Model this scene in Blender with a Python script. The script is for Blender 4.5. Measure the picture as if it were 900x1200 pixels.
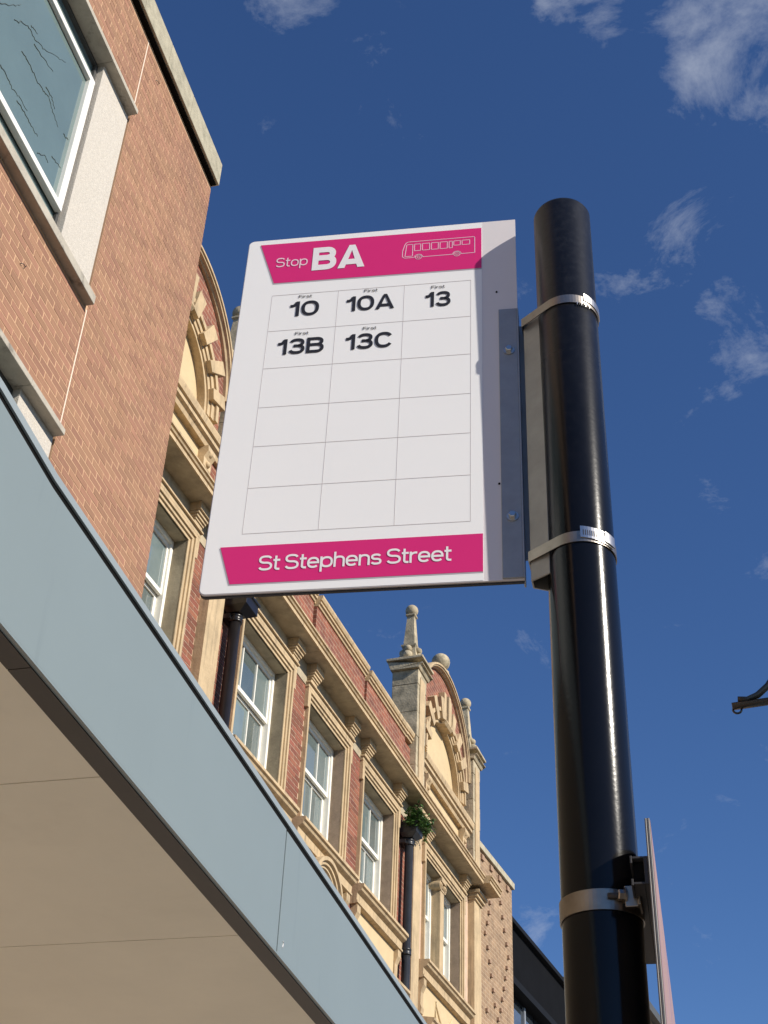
import bpy, bmesh, math, random
import numpy as np
from mathutils import Vector, Matrix

random.seed(7)
scene = bpy.context.scene
for o in list(bpy.data.objects):
    bpy.data.objects.remove(o)

# ------------------------------------------------------------------ camera
# measured from the vanishing points of the photograph (900 x 1200 px)
F_PX, CX, CY = 1640.0, 450.0, 600.0
VZ = (552.0, -1580.0)          # zenith vanishing point
VSTREET = 942.0                # x of the street vanishing point
CAM_H = 1.6
def _d(x, y):
    v = np.array([x - CX, y - CY, F_PX]); return v / np.linalg.norm(v)
_up = _d(*VZ)
_hy = CY + (F_PX ** 2 + (VZ[0] - CX) * (VSTREET - CX)) / (CY - VZ[1])
_yc = _d(VSTREET, _hy); _yc = _yc - _up * (_yc @ _up); _yc /= np.linalg.norm(_yc)
_xc = np.cross(_yc, _up)
if _xc[0] < 0: _xc = -_xc
RW = np.array([_xc, _yc, _up])   # camera (x right, y down, z forward) -> world
cam_data = bpy.data.cameras.new('camera')
cam = bpy.data.objects.new('camera', cam_data)
scene.collection.objects.link(cam)
cam_data.sensor_fit = 'VERTICAL'; cam_data.sensor_height = 24.0; cam_data.sensor_width = 18.0
cam_data.lens = F_PX / 1200.0 * 24.0
cam_data.clip_start = 0.05; cam_data.clip_end = 3000
_bx, _by, _bz = RW @ np.array([1, 0, 0]), RW @ np.array([0, -1, 0]), RW @ np.array([0, 0, -1])
cam.matrix_world = Matrix(((_bx[0], _by[0], _bz[0], 0), (_bx[1], _by[1], _bz[1], 0), (_bx[2], _by[2], _bz[2], CAM_H), (0, 0, 0, 1)))
scene.camera = cam

# ------------------------------------------------------------------ light
SUN_AZ, SUN_EL = math.radians(106.5), math.radians(31.5)      # azimuth from +Y towards +X
world = bpy.data.worlds.new('World'); scene.world = world; world.use_nodes = True
wn = world.node_tree.nodes; wl = world.node_tree.links
wn.clear()
sky = wn.new('ShaderNodeTexSky'); sky.sky_type = 'NISHITA'; sky.sun_disc = False
sky.sun_elevation = SUN_EL; sky.sun_rotation = SUN_AZ
sky.altitude = 300; sky.air_density = 1.0; sky.dust_density = 0.0; sky.ozone_density = 6.0
bg = wn.new('ShaderNodeBackground'); bg.inputs['Strength'].default_value = 0.095
wo = wn.new('ShaderNodeOutputWorld')
# thin wisps of cloud over the whole sky
tc = wn.new('ShaderNodeTexCoord')
mp = wn.new('ShaderNodeMapping'); mp.inputs['Scale'].default_value = (2.2, 2.2, 3.6); mp.inputs['Location'].default_value = (3.1, 0.4, 1.7)
mp.inputs['Rotation'].default_value = (0.3, 0.5, 0.2)
nz = wn.new('ShaderNodeTexNoise'); nz.inputs['Scale'].default_value = 5.0; nz.inputs['Detail'].default_value = 12; nz.inputs['Roughness'].default_value = 0.68; nz.inputs['Distortion'].default_value = 0.35
cr = wn.new('ShaderNodeMapRange'); cr.inputs['From Min'].default_value = 0.60; cr.inputs['From Max'].default_value = 1.15
cr.inputs['To Min'].default_value = 0.0; cr.inputs['To Max'].default_value = 1.0
# drifts of thin cloud: soft patches of sky (direction, angular radius, density) broken up by the noise
drifts = [((335, -15), 3.2, .20), ((862, 25), 4.4, .27), ((910, 100), 2.6, .22), ((665, -20), 2.6, .13), ((876, 370), 2.4, .20), ((850, 580), 1.8, .13), ((888, 670), 1.7, .20), ((610, 860), 2.6, .08), ((615, 1078), 1.4, .14), ((1150, 300), 7, .3), ((-700, 300), 9, .3), ((1700, 900), 12, .3), ((400, -900), 10, .3)]
nz2 = wn.new('ShaderNodeTexNoise'); nz2.inputs['Scale'].default_value = 11.0; nz2.inputs['Detail'].default_value = 6; wl.new(tc.outputs['Generated'], nz2.inputs['Vector'])
wsub = wn.new('ShaderNodeVectorMath'); wsub.operation = 'SUBTRACT'; wsub.inputs[1].default_value = (.5, .5, .5); wl.new(nz2.outputs['Color'], wsub.inputs[0])
wscl = wn.new('ShaderNodeVectorMath'); wscl.operation = 'SCALE'; wscl.inputs['Scale'].default_value = 0.07; wl.new(wsub.outputs[0], wscl.inputs[0])
wadd = wn.new('ShaderNodeVectorMath'); wadd.operation = 'ADD'; wl.new(tc.outputs['Generated'], wadd.inputs[0]); wl.new(wscl.outputs[0], wadd.inputs[1])
warp = wn.new('ShaderNodeVectorMath'); warp.operation = 'NORMALIZE'; wl.new(wadd.outputs[0], warp.inputs[0])
dsum = None
for (px_, py_), rad, den in drifts:
    dv = RW @ _d(px_, py_)
    dt = wn.new('ShaderNodeVectorMath'); dt.operation = 'DOT_PRODUCT'; dt.inputs[1].default_value = tuple(dv)
    wl.new(warp.outputs[0], dt.inputs[0])
    rm = wn.new('ShaderNodeMapRange'); rm.interpolation_type = 'SMOOTHSTEP'
    rm.inputs['From Min'].default_value = math.cos(math.radians(rad)); rm.inputs['From Max'].default_value = 1.0
    rm.inputs['To Min'].default_value = 0.0; rm.inputs['To Max'].default_value = den
    wl.new(dt.outputs['Value'], rm.inputs['Value'])
    if dsum is None: dsum = rm.outputs['Result']
    else:
        mxm = wn.new('ShaderNodeMath'); mxm.operation = 'MAXIMUM'; wl.new(dsum, mxm.inputs[0]); wl.new(rm.outputs['Result'], mxm.inputs[1]); dsum = mxm.outputs[0]
cmul0 = wn.new('ShaderNodeMath'); cmul0.operation = 'ADD'; wl.new(nz.outputs['Fac'], cmul0.inputs[0]); wl.new(dsum, cmul0.inputs[1])
cmul = cr; wl.new(cmul0.outputs[0], cr.inputs['Value'])
mx = wn.new('ShaderNodeMix'); mx.data_type = 'RGBA'
mx.inputs['B'].default_value = (5.0, 5.4, 6.2, 1)
wl.new(tc.outputs['Generated'], mp.inputs['Vector']); wl.new(mp.outputs['Vector'], nz.inputs['Vector'])
wl.new(cmul.outputs[0], mx.inputs['Factor'])
hsv = wn.new('ShaderNodeHueSaturation'); hsv.inputs['Saturation'].default_value = 1.09; hsv.inputs['Hue'].default_value = 0.507; wl.new(sky.outputs['Color'], hsv.inputs['Color']); wl.new(hsv.outputs['Color'], mx.inputs['A']); wl.new(mx.outputs['Result'], bg.inputs['Color'])
wl.new(bg.outputs['Background'], wo.inputs['Surface'])

sd = bpy.data.lights.new('sun', 'SUN'); sd.energy = 5.0; sd.angle = math.radians(0.5); sd.color = (1.0, 0.93, 0.82)
sun = bpy.data.objects.new('sun', sd); scene.collection.objects.link(sun)
_sv = Vector((math.sin(SUN_AZ) * math.cos(SUN_EL), math.cos(SUN_AZ) * math.cos(SUN_EL), math.sin(SUN_EL)))
sun.rotation_euler = _sv.to_track_quat('Z', 'Y').to_euler(); sun.location = (12, -4, 20)
vs = scene.view_settings
vs.view_transform = 'Standard'; vs.look = 'None'; vs.exposure = 0.3; vs.gamma = 1.0; vs.use_curve_mapping = False

# ------------------------------------------------------------------ materials
def mat(name, col, rough=0.7, var=0.12, nscale=6.0, bump=0.0, bscale=40.0, metal=0.0, spec=0.5, island=0.0, dirt=None, dscale=1.2, dlo=0.5, dhi=0.75, coat=0.0, streak=False):
    m = bpy.data.materials.new(name); m.use_nodes = True
    nt = m.node_tree; n = nt.nodes; l = nt.links
    b = n['Principled BSDF']
    b.inputs['Roughness'].default_value = rough; b.inputs['Metallic'].default_value = metal
    b.inputs['Specular IOR Level'].default_value = spec; b.inputs['Coat Weight'].default_value = coat
    co = n.new('ShaderNodeTexCoord')
    last = None
    t = n.new('ShaderNodeTexNoise'); t.inputs['Scale'].default_value = nscale; t.inputs['Detail'].default_value = 8; t.inputs['Roughness'].default_value = 0.65
    l.new(co.outputs['Object'], t.inputs['Vector'])
    mr = n.new('ShaderNodeMapRange'); mr.inputs['From Min'].default_value = 0.3; mr.inputs['From Max'].default_value = 0.7
    mr.inputs['To Min'].default_value = 1 - var; mr.inputs['To Max'].default_value = 1 + var
    l.new(t.outputs['Fac'], mr.inputs['Value'])
    hs = n.new('ShaderNodeHueSaturation'); hs.inputs['Color'].default_value = (*col, 1)
    val = mr.outputs['Result']
    if island:
        g = n.new('ShaderNodeNewGeometry'); oi = n.new('ShaderNodeObjectInfo')
        ad = n.new('ShaderNodeMath'); ad.operation = 'ADD'; l.new(g.outputs['Random Per Island'], ad.inputs[0]); l.new(oi.outputs['Random'], ad.inputs[1])
        fr = n.new('ShaderNodeMath'); fr.operation = 'FRACT'; l.new(ad.outputs[0], fr.inputs[0])
        m2 = n.new('ShaderNodeMapRange'); m2.inputs['To Min'].default_value = 1 - island; m2.inputs['To Max'].default_value = 1 + island * 0.7
        l.new(fr.outputs[0], m2.inputs['Value'])
        mu = n.new('ShaderNodeMath'); mu.operation = 'MULTIPLY'; l.new(val, mu.inputs[0]); l.new(m2.outputs['Result'], mu.inputs[1]); val = mu.outputs[0]
        f2 = n.new('ShaderNodeMath'); f2.operation = 'MULTIPLY'; f2.inputs[1].default_value = 7.13; l.new(fr.outputs[0], f2.inputs[0])
        f3 = n.new('ShaderNodeMath'); f3.operation = 'FRACT'; l.new(f2.outputs[0], f3.inputs[0])
        m3 = n.new('ShaderNodeMapRange'); m3.inputs['To Min'].default_value = 0.494; m3.inputs['To Max'].default_value = 0.506; l.new(f3.outputs[0], m3.inputs['Value'])
        l.new(m3.outputs['Result'], hs.inputs['Hue'])
    l.new(val, hs.inputs['Value'])
    colout = hs.outputs['Color']
    if dirt:
        t2 = n.new('ShaderNodeTexNoise'); t2.inputs['Scale'].default_value = dscale; t2.inputs['Detail'].default_value = 10; t2.inputs['Roughness'].default_value = 0.7
        if streak:
            mpp = n.new('ShaderNodeMapping'); mpp.inputs['Scale'].default_value = (8.0, 8.0, 0.55); l.new(co.outputs['Object'], mpp.inputs['Vector']); l.new(mpp.outputs['Vector'], t2.inputs['Vector'])
        else:
            l.new(co.outputs['Object'], t2.inputs['Vector'])
        r2 = n.new('ShaderNodeMapRange'); r2.inputs['From Min'].default_value = dlo; r2.inputs['From Max'].default_value = dhi; l.new(t2.outputs['Fac'], r2.inputs['Value'])
        mi = n.new('ShaderNodeMix'); mi.data_type = 'RGBA'; mi.inputs['B'].default_value = (*dirt, 1)
        l.new(r2.outputs['Result'], mi.inputs['Factor']); l.new(colout, mi.inputs['A']); colout = mi.outputs['Result']
    l.new(colout, b.inputs['Base Color'])
    if bump:
        t3 = n.new('ShaderNodeTexNoise'); t3.inputs['Scale'].default_value = bscale; t3.inputs['Detail'].default_value = 6
        l.new(co.outputs['Object'], t3.inputs['Vector'])
        bu = n.new('ShaderNodeBump'); bu.inputs['Strength'].default_value = bump; bu.inputs['Distance'].default_value = 0.01
        l.new(t3.outputs['Fac'], bu.inputs['Height']); l.new(bu.outputs['Normal'], b.inputs['Normal'])
    return m

def brick_mat(name, c1, c2, cm, bump=0.6):
    """brick courses for surfaces too far or too small to pick the bricks apart (object x along, z up)"""
    m = bpy.data.materials.new(name); m.use_nodes = True
    n = m.node_tree.nodes; l = m.node_tree.links; b = n['Principled BSDF']; b.inputs['Roughness'].default_value = 0.85
    co = n.new('ShaderNodeTexCoord'); sp = n.new('ShaderNodeSeparateXYZ'); cb = n.new('ShaderNodeCombineXYZ')
    l.new(co.outputs['Object'], sp.inputs[0]); l.new(sp.outputs['X'], cb.inputs['X']); l.new(sp.outputs['Z'], cb.inputs['Y'])
    br = n.new('ShaderNodeTexBrick'); br.inputs['Scale'].default_value = 1.0
    br.inputs['Brick Width'].default_value = 0.225; br.inputs['Row Height'].default_value = 0.075; br.inputs['Mortar Size'].default_value = 0.006
    br.inputs['Color1'].default_value = (*c1, 1); br.inputs['Color2'].default_value = (*c2, 1); br.inputs['Mortar'].default_value = (*cm, 1)
    l.new(cb.outputs[0], br.inputs['Vector'])
    t = n.new('ShaderNodeTexNoise'); t.inputs['Scale'].default_value = 5; t.inputs['Detail'].default_value = 8; l.new(co.outputs['Object'], t.inputs['Vector'])
    mr = n.new('ShaderNodeMapRange'); mr.inputs['From Min'].default_value = .3; mr.inputs['From Max'].default_value = .7; mr.inputs['To Min'].default_value = .75; mr.inputs['To Max'].default_value = 1.2; l.new(t.outputs['Fac'], mr.inputs['Value'])
    hs = n.new('ShaderNodeHueSaturation'); l.new(br.outputs['Color'], hs.inputs['Color']); l.new(mr.outputs['Result'], hs.inputs['Value']); l.new(hs.outputs[0], b.inputs['Base Color'])
    bu = n.new('ShaderNodeBump'); bu.invert = True; bu.inputs['Strength'].default_value = bump; bu.inputs['Distance'].default_value = 0.006
    l.new(br.outputs['Fac'], bu.inputs['Height']); l.new(bu.outputs['Normal'], b.inputs['Normal'])
    return m

M = {}
M['brick'] = mat('modern_brick', (0.31, 0.160, 0.094), 0.85, 0.16, 9, 0.2, 120, island=0.13, dirt=(0.20, 0.11, 0.07), dscale=0.9, dlo=.5, dhi=.85)
M['mortar'] = mat('peach_mortar', (0.56, 0.35, 0.21), 0.9, 0.10, 4, 0.15, 90)
M['coping'] = mat('weathered_coping', (0.37, 0.335, 0.245), 0.9, 0.2, 9, 0.5, 60, dirt=(0.20, 0.19, 0.13), dscale=5, dlo=.52, dhi=.8)
M['concrete'] = mat('stained_concrete', (0.42, 0.38, 0.31), 0.9, 0.2, 6, 0.4, 50, dirt=(0.05, 0.045, 0.04), dscale=3, dlo=.55, dhi=.7)
M['pebble'] = mat('pebbledash_panel', (0.52, 0.475, 0.41), 0.9, 0.16, 55, 0.6, 90, dirt=(0.35, 0.30, 0.24), dscale=9, dlo=.66, dhi=.85)
M['sealant'] = mat('sealant', (0.72, 0.60, 0.48), 0.8, 0.1)
M['black'] = mat('black_gap', (0.006, 0.006, 0.006), 0.95, 0.2, spec=0.1)
M['white'] = mat('white_paint', (0.80, 0.78, 0.70), 0.45, 0.06, 8, dirt=(0.45, 0.42, 0.35), dscale=6, dlo=.62, dhi=.9)
M['upvc'] = mat('white_window_frame', (0.80, 0.78, 0.72), 0.35, 0.05, 8)
M['glass'] = mat('window_glass', (0.13, 0.17, 0.17), 0.03, 0.2, 1.2, 0.02, 3, island=0.4, spec=0.9, coat=0.6)
M['glassbig'] = mat('tinted_glass', (0.135, 0.19, 0.185), 0.04, 0.10, 0.8, 0.01, 2, spec=0.8, coat=0.5)
M['scratch'] = mat('dark_scratch', (0.05, 0.07, 0.07), 0.8, 0.1)
M['stone'] = mat('cream_stone', (0.49, 0.365, 0.215), 0.85, 0.17, 4, 0.35, 40, dirt=(0.15, 0.115, 0.075), dscale=1.6, dlo=.50, dhi=.80, streak=True)
M['oldstone'] = mat('weathered_grey_stone', (0.44, 0.37, 0.25), 0.9, 0.25, 7, 0.6, 30, dirt=(0.14, 0.125, 0.085), dscale=4, dlo=.45, dhi=.75)
M['plaster'] = mat('cream_plaster', (0.56, 0.43, 0.25), 0.8, 0.07, 4, 0.12, 30)
M['reveal'] = mat('grimy_shaded_stone', (0.40, 0.335, 0.23), 0.9, 0.22, 4, 0.3, 30, dirt=(0.20, 0.17, 0.12), dscale=3, dlo=.5, dhi=.75)  # grime of the jambs; also carries painted shade under the cornice
M['redbrick'] = mat('red_brick', (0.225, 0.078, 0.045), 0.85, 0.2, 12, 0.4, 80, island=0.33)
M['redmortar'] = mat('pale_pink_mortar', (0.55, 0.40, 0.29), 0.9, 0.15, 8, 0.3, 60)
M['redwall'] = brick_mat('red_brickwork', (0.27, 0.09, 0.05), (0.17, 0.06, 0.04), (0.36, 0.23, 0.155))
M['farwall'] = brick_mat('tan_brickwork', (0.33, 0.215, 0.125), (0.25, 0.16, 0.095), (0.47, 0.35, 0.23), 0.8)
M['farbrick'] = mat('tan_brick', (0.34, 0.22, 0.145), 0.9, 0.2, 12, 0.3, 60)
M['farcoping'] = mat('far_coping', (0.40, 0.36, 0.26), 0.9, 0.2, 8)
M['clad'] = mat('charcoal_cladding', (0.007, 0.0075, 0.009), 0.95, 0.15, 2, spec=0.05)
M['cladedge'] = mat('charcoal_trim', (0.006, 0.0065, 0.008), 0.7, 0.1, 2, spec=0.15)
M['darkglass'] = mat('blue_glass', (0.03, 0.04, 0.05), 0.02, 0.1, 2, spec=1.0, coat=1.0)
M['slate'] = mat('slate', (0.06, 0.065, 0.07), 0.7, 0.2, 8)
M['iron'] = mat('dark_iron', (0.012, 0.010, 0.010), 0.3, 0.25, 6, 0.1, 20)
M['iron2'] = mat('blue_black_iron', (0.018, 0.020, 0.024), 0.38, 0.25, 6, 0.1, 20)
M['leaf'] = mat('leaf', (0.06, 0.14, 0.03), 0.5, 0.2, 4, island=0.45)
M['stem'] = mat('stem', (0.12, 0.10, 0.05), 0.7, 0.2)
M['fascia'] = mat('blue_grey_panel', (0.205, 0.252, 0.262), 0.42, 0.025, 1.5, 0.015, 2, dirt=(0.155, 0.195, 0.205), dscale=1.3, dlo=.60, dhi=.85, streak=True)
M['fasciacap'] = mat('blue_grey_trim', (0.30, 0.35, 0.37), 0.4, 0.05, 3)
M['edge'] = mat('dark_grey_trim', (0.055, 0.055, 0.052), 0.6, 0.12, 3)
M['soffit'] = mat('cream_soffit_board', (0.83, 0.80, 0.67), 0.75, 0.04, 2, dirt=(0.69, 0.66, 0.54), dscale=1.1, dlo=.55, dhi=.9)
M['panel'] = mat('sign_panel', (0.74, 0.70, 0.705), 0.4, 0.02, 5)
M['sticker'] = mat('white_vinyl', (0.90, 0.90, 0.895), 0.33, 0.012, 3)
M['pink'] = mat('magenta_vinyl', (0.69, 0.026, 0.185), 0.33, 0.015, 3)
M['print'] = mat('black_print', (0.012, 0.012, 0.018), 0.55, 0.05)
M['pinkprint'] = mat('pale_pink_print', (0.86, 0.60, 0.70), 0.4, 0.02)
M['whiteprint'] = mat('white_print', (0.85, 0.83, 0.84), 0.4, 0.02)
M['greyprint'] = mat('grey_print', (0.58, 0.54, 0.53), 0.5, 0.03)
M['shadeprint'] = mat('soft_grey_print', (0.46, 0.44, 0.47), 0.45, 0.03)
M['signedge'] = mat('dark_sign_edge', (0.03, 0.028, 0.03), 0.6, 0.1)
M['galv'] = mat('galvanised_steel', (0.30, 0.32, 0.35), 0.55, 0.10, 25, 0.03, 60, metal=0.35)
M['bracket'] = mat('dull_steel_bracket', (0.33, 0.32, 0.29), 0.5, 0.12, 25, 0.03, 60, metal=0.5)
M['steel'] = mat('stainless_steel', (0.58, 0.56, 0.53), 0.30, 0.08, 30, 0.02, 60, metal=1.0)
M['band'] = mat('worn_steel_band', (0.34, 0.30, 0.255), 0.38, 0.15, 40, 0.03, 80, metal=1.0)
M['alu'] = mat('brushed_aluminium', (0.22, 0.21, 0.20), 0.55, 0.08, 30, 0.02, 60, metal=1.0)
M['sidesign'] = mat('faded_pink_poster', (0.40, 0.26, 0.225), 0.5, 0.06, 3, dirt=(0.22, 0.16, 0.30), dscale=2.2, dlo=.5, dhi=.62, streak=True)
M['paving'] = mat('paving', (0.31, 0.30, 0.28), 0.9, 0.15, 3, 0.2, 30)
M['asphalt'] = mat('asphalt', (0.055, 0.054, 0.053), 0.9, 0.2, 20, 0.3, 120)
M['kerb'] = mat('kerb_stone', (0.34, 0.33, 0.31), 0.9, 0.15, 5, 0.2, 40)
M['yellow'] = mat('yellow_line', (0.55, 0.38, 0.04), 0.8, 0.15, 10)
M['lamp'] = mat('dark_green_black_paint', (0.012, 0.015, 0.015), 0.35, 0.15)

# black painted post: glossy, scuffed and dusty towards the top
def post_mat():
    m = mat('black_gloss_paint', (0.0045, 0.0046, 0.0055), 0.17, 0.2, 8, spec=0.28)
    n = m.node_tree.nodes; l = m.node_tree.links; b = n['Principled BSDF']
    co = n.new('ShaderNodeTexCoord')
    sp = n.new('ShaderNodeSeparateXYZ'); l.new(co.outputs['Object'], sp.inputs[0])
    hz = n.new('ShaderNodeMapRange'); hz.inputs['From Min'].default_value = 2.65; hz.inputs['From Max'].default_value = 3.3; l.new(sp.outputs['Z'], hz.inputs['Value'])
    t = n.new('ShaderNodeTexNoise'); t.inputs['Scale'].default_value = 70; t.inputs['Detail'].default_value = 8; t.inputs['Roughness'].default_value = .7; l.new(co.outputs['Object'], t.inputs['Vector'])
    r = n.new('ShaderNodeMapRange'); r.inputs['From Min'].default_value = .47; r.inputs['From Max'].default_value = .78; l.new(t.outputs['Fac'], r.inputs['Value'])
    mu = n.new('ShaderNodeMath'); mu.operation = 'MULTIPLY'; l.new(r.outputs[0], mu.inputs[0]); l.new(hz.outputs[0], mu.inputs[1])
    mp = n.new('ShaderNodeMapping'); mp.inputs['Scale'].default_value = (40, 40, 220); mp.inputs['Rotation'].default_value = (.5, .3, 0); l.new(co.outputs['Object'], mp.inputs['Vector'])
    t2 = n.new('ShaderNodeTexNoise'); t2.inputs['Scale'].default_value = 1.0; t2.inputs['Detail'].default_value = 4; l.new(mp.outputs[0], t2.inputs['Vector'])
    r2 = n.new('ShaderNodeMapRange'); r2.inputs['From Min'].default_value = .70; r2.inputs['From Max'].default_value = .80; l.new(t2.outputs['Fac'], r2.inputs['Value'])
    mu2 = n.new('ShaderNodeMath'); mu2.operation = 'MULTIPLY'; l.new(r2.outputs[0], mu2.inputs[0]); l.new(hz.outputs[0], mu2.inputs[1])
    mxx = n.new('ShaderNodeMath'); mxx.operation = 'MAXIMUM'; l.new(mu.outputs[0], mxx.inputs[0]); l.new(mu2.outputs[0], mxx.inputs[1])
    old = b.inputs['Base Color'].links[0].from_socket
    mi = n.new('ShaderNodeMix'); mi.data_type = 'RGBA'; mi.inputs['B'].default_value = (.17, .18, .20, 1); l.new(old, mi.inputs['A'])
    sc = n.new('ShaderNodeMath'); sc.operation = 'MULTIPLY'; sc.inputs[1].default_value = 0.08; l.new(mxx.outputs[0], sc.inputs[0]); l.new(sc.outputs[0], mi.inputs['Factor'])
    l.new(mi.outputs['Result'], b.inputs['Base Color'])
    rr = n.new('ShaderNodeMapRange'); rr.inputs['To Min'].default_value = .16; rr.inputs['To Max'].default_value = .36; l.new(hz.outputs[0], rr.inputs['Value']); l.new(rr.outputs[0], b.inputs['Roughness'])
    t3 = n.new('ShaderNodeTexNoise'); t3.inputs['Scale'].default_value = 160; l.new(co.outputs['Object'], t3.inputs['Vector'])
    bu = n.new('ShaderNodeBump'); bu.inputs['Strength'].default_value = .05; bu.inputs['Distance'].default_value = .002; l.new(t3.outputs['Fac'], bu.inputs['Height']); l.new(bu.outputs['Normal'], b.inputs['Normal'])
    return m
M['post'] = post_mat()

# ------------------------------------------------------------------ helpers
COL = scene.collection
def link(o, parent=None):
    COL.objects.link(o)
    if parent is not None: o.parent = parent
    return o
def tag(o, label=None, cat=None, group=None, kind=None):
    if label: o['label'] = label
    if cat: o['category'] = cat
    if group: o['group'] = group
    if kind: o['kind'] = kind
    return o
def thing(name, label, cat, loc=(0, 0, 0), rz=0.0, group=None):
    o = bpy.data.objects.new(name, None); o.empty_display_size = 0.2
    o.location = loc; o.rotation_euler = (0, 0, rz)
    link(o); tag(o, label, cat, group); return o

class MB:
    """collects shapes; coordinates (s along, p out of the wall, z up) -> local (s, -p, z) when wall=True"""
    def __init__(self, wall=True):
        self.v = []; self.f = []; self.sm = []; self.sg = -1 if wall else 1
    def pt(self, s, p, z): self.v.append((s, self.sg * p, z)); return len(self.v) - 1
    def face(self, idx, smooth=False): self.f.append(list(idx)); self.sm.append(smooth)
    def box(self, s0, s1, p0, p1, z0, z1):
        i = [self.pt(s, p, z) for z in (z0, z1) for p in (p0, p1) for s in (s0, s1)]
        for q in ((0, 1, 3, 2), (4, 6, 7, 5), (0, 4, 5, 1), (2, 3, 7, 6), (0, 2, 6, 4), (1, 5, 7, 3)): self.face([i[k] for k in q])
        return self
    def prof(self, pts, s0, s1):
        """closed profile of (p, z) extruded along s"""
        a = [self.pt(s0, p, z) for p, z in pts]; b = [self.pt(s1, p, z) for p, z in pts]; n = len(pts)
        for k in range(n): self.face((a[k], a[(k + 1) % n], b[(k + 1) % n], b[k]))
        self.face(a[::-1]); self.face(b); return self
    def poly(self, pts, p0, p1):
        """closed outline of (s, z) extruded in p"""
        a = [self.pt(s, p0, z) for s, z in pts]; b = [self.pt(s, p1, z) for s, z in pts]; n = len(pts)
        for k in range(n): self.face((a[k], b[k], b[(k + 1) % n], a[(k + 1) % n]))
        self.face(a); self.face(b[::-1]); return self
    def ring(self, cs, cz, prof, a0, a1, n=28, smooth=False):
        """profile of (r, p) swept on an arc in the wall plane"""
        rows = []
        for k in range(n + 1):
            a = math.radians(a0 + (a1 - a0) * k / n)
            rows.append([self.pt(cs + r * math.cos(a), p, cz + r * math.sin(a)) for r, p in prof])
        m = len(prof)
        for k in range(n):
            for j in range(m): self.face((rows[k][j], rows[k][(j + 1) % m], rows[k + 1][(j + 1) % m], rows[k + 1][j]), smooth)
        self.face(rows[0][::-1]); self.face(rows[-1]); return self
    def lathe(self, c, prof, n=24, smooth=True, sq=False):
        """profile of (r, z) turned round a vertical axis at c=(s,p); sq: four-sided"""
        if sq: n = 4
        rows = []
        for r, z in prof:
            rows.append([self.pt(c[0] + r * math.cos(2 * math.pi * (k + (.5 if sq else 0)) / n) * (1.4142 if sq else 1), c[1] + r * math.sin(2 * math.pi * (k + (.5 if sq else 0)) / n) * (1.4142 if sq else 1), z) for k in range(n)])
        for a, b in zip(rows, rows[1:]):
            for k in range(n): self.face((a[k], a[(k + 1) % n], b[(k + 1) % n], b[k]), smooth and not sq)
        self.face(rows[0][::-1]); self.face(rows[-1]); return self
    def ball(self, c, r, n=20):
        prof = [(max(1e-4, r * math.sin(math.pi * k / 12)), c[2] - r * math.cos(math.pi * k / 12)) for k in range(13)]
        return self.lathe((c[0], c[1]), prof, n)
    def tube(self, path, r, n=8, smooth=True):
        rows = []
        P = [Vector(p) for p in path]
        for k, p in enumerate(P):
            d = (P[min(k + 1, len(P) - 1)] - P[max(k - 1, 0)]).normalized()
            u = d.cross(Vector((0, 0, 1)))
            if u.length < .05: u = d.cross(Vector((1, 0, 0)))
            u.normalize(); w = d.cross(u)
            rr = r[k] if isinstance(r, (list, tuple)) else r
            rows.append([self.pt(*(p + (u * math.cos(2 * math.pi * j / n) + w * math.sin(2 * math.pi * j / n)) * rr)) for j in range(n)])
        for a, b in zip(rows, rows[1:]):
            for j in range(n): self.face((a[j], a[(j + 1) % n], b[(j + 1) % n], b[j]), smooth)
        self.face(rows[0][::-1]); self.face(rows[-1]); return self
    def mesh(self, name):
        me = bpy.data.meshes.new(name); me.from_pydata(self.v, [], self.f)
        for p, s in zip(me.polygons, self.sm): p.use_smooth = s
        bm = bmesh.new(); bm.from_mesh(me); bmesh.ops.recalc_face_normals(bm, faces=bm.faces); bm.to_mesh(me); bm.free()
        return me
    def build(self, name, m, parent=None, bevel=0.0):
        o = bpy.data.objects.new(name, self.mesh(name)); o.data.materials.append(M[m] if isinstance(m, str) else m)
        if bevel:
            bv = o.modifiers.new('bevel', 'BEVEL'); bv.width = bevel; bv.segments = 2; bv.limit_method = 'ANGLE'; bv.angle_limit = math.radians(50)
        return link(o, parent)

def project(P):
    c = RW.T @ (np.array(P, float) - np.array([0, 0, CAM_H])); return CX + F_PX * c[0] / c[2], CY + F_PX * c[1] / c[2], c[2]

BRICK_MESH = {}
def brick_mesh(w, h, d, key):
    if key not in BRICK_MESH:
        c = 0.0015
        b = MB()
        # front face pulled in slightly: arris rounded
        o = [(-w/2, 0, -h/2), (w/2, 0, -h/2), (w/2, 0, h/2), (-w/2, 0, h/2)]
        q = [b.pt(s, -d, z) for s, _, z in o] + [b.pt(s, -c, z) for s, _, z in o] + [b.pt(s - math.copysign(c, s), 0, z - math.copysign(c, z)) for s, _, z in o]
        for r in (0, 4):
            for k in range(4): b.face((q[r + k], q[r + (k + 1) % 4], q[r + 4 + (k + 1) % 4], q[r + 4 + k]))
        b.face(q[8:12]); b.face(q[0:4][::-1])
        BRICK_MESH[key] = b.mesh('brick')
    return BRICK_MESH[key]

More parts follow.
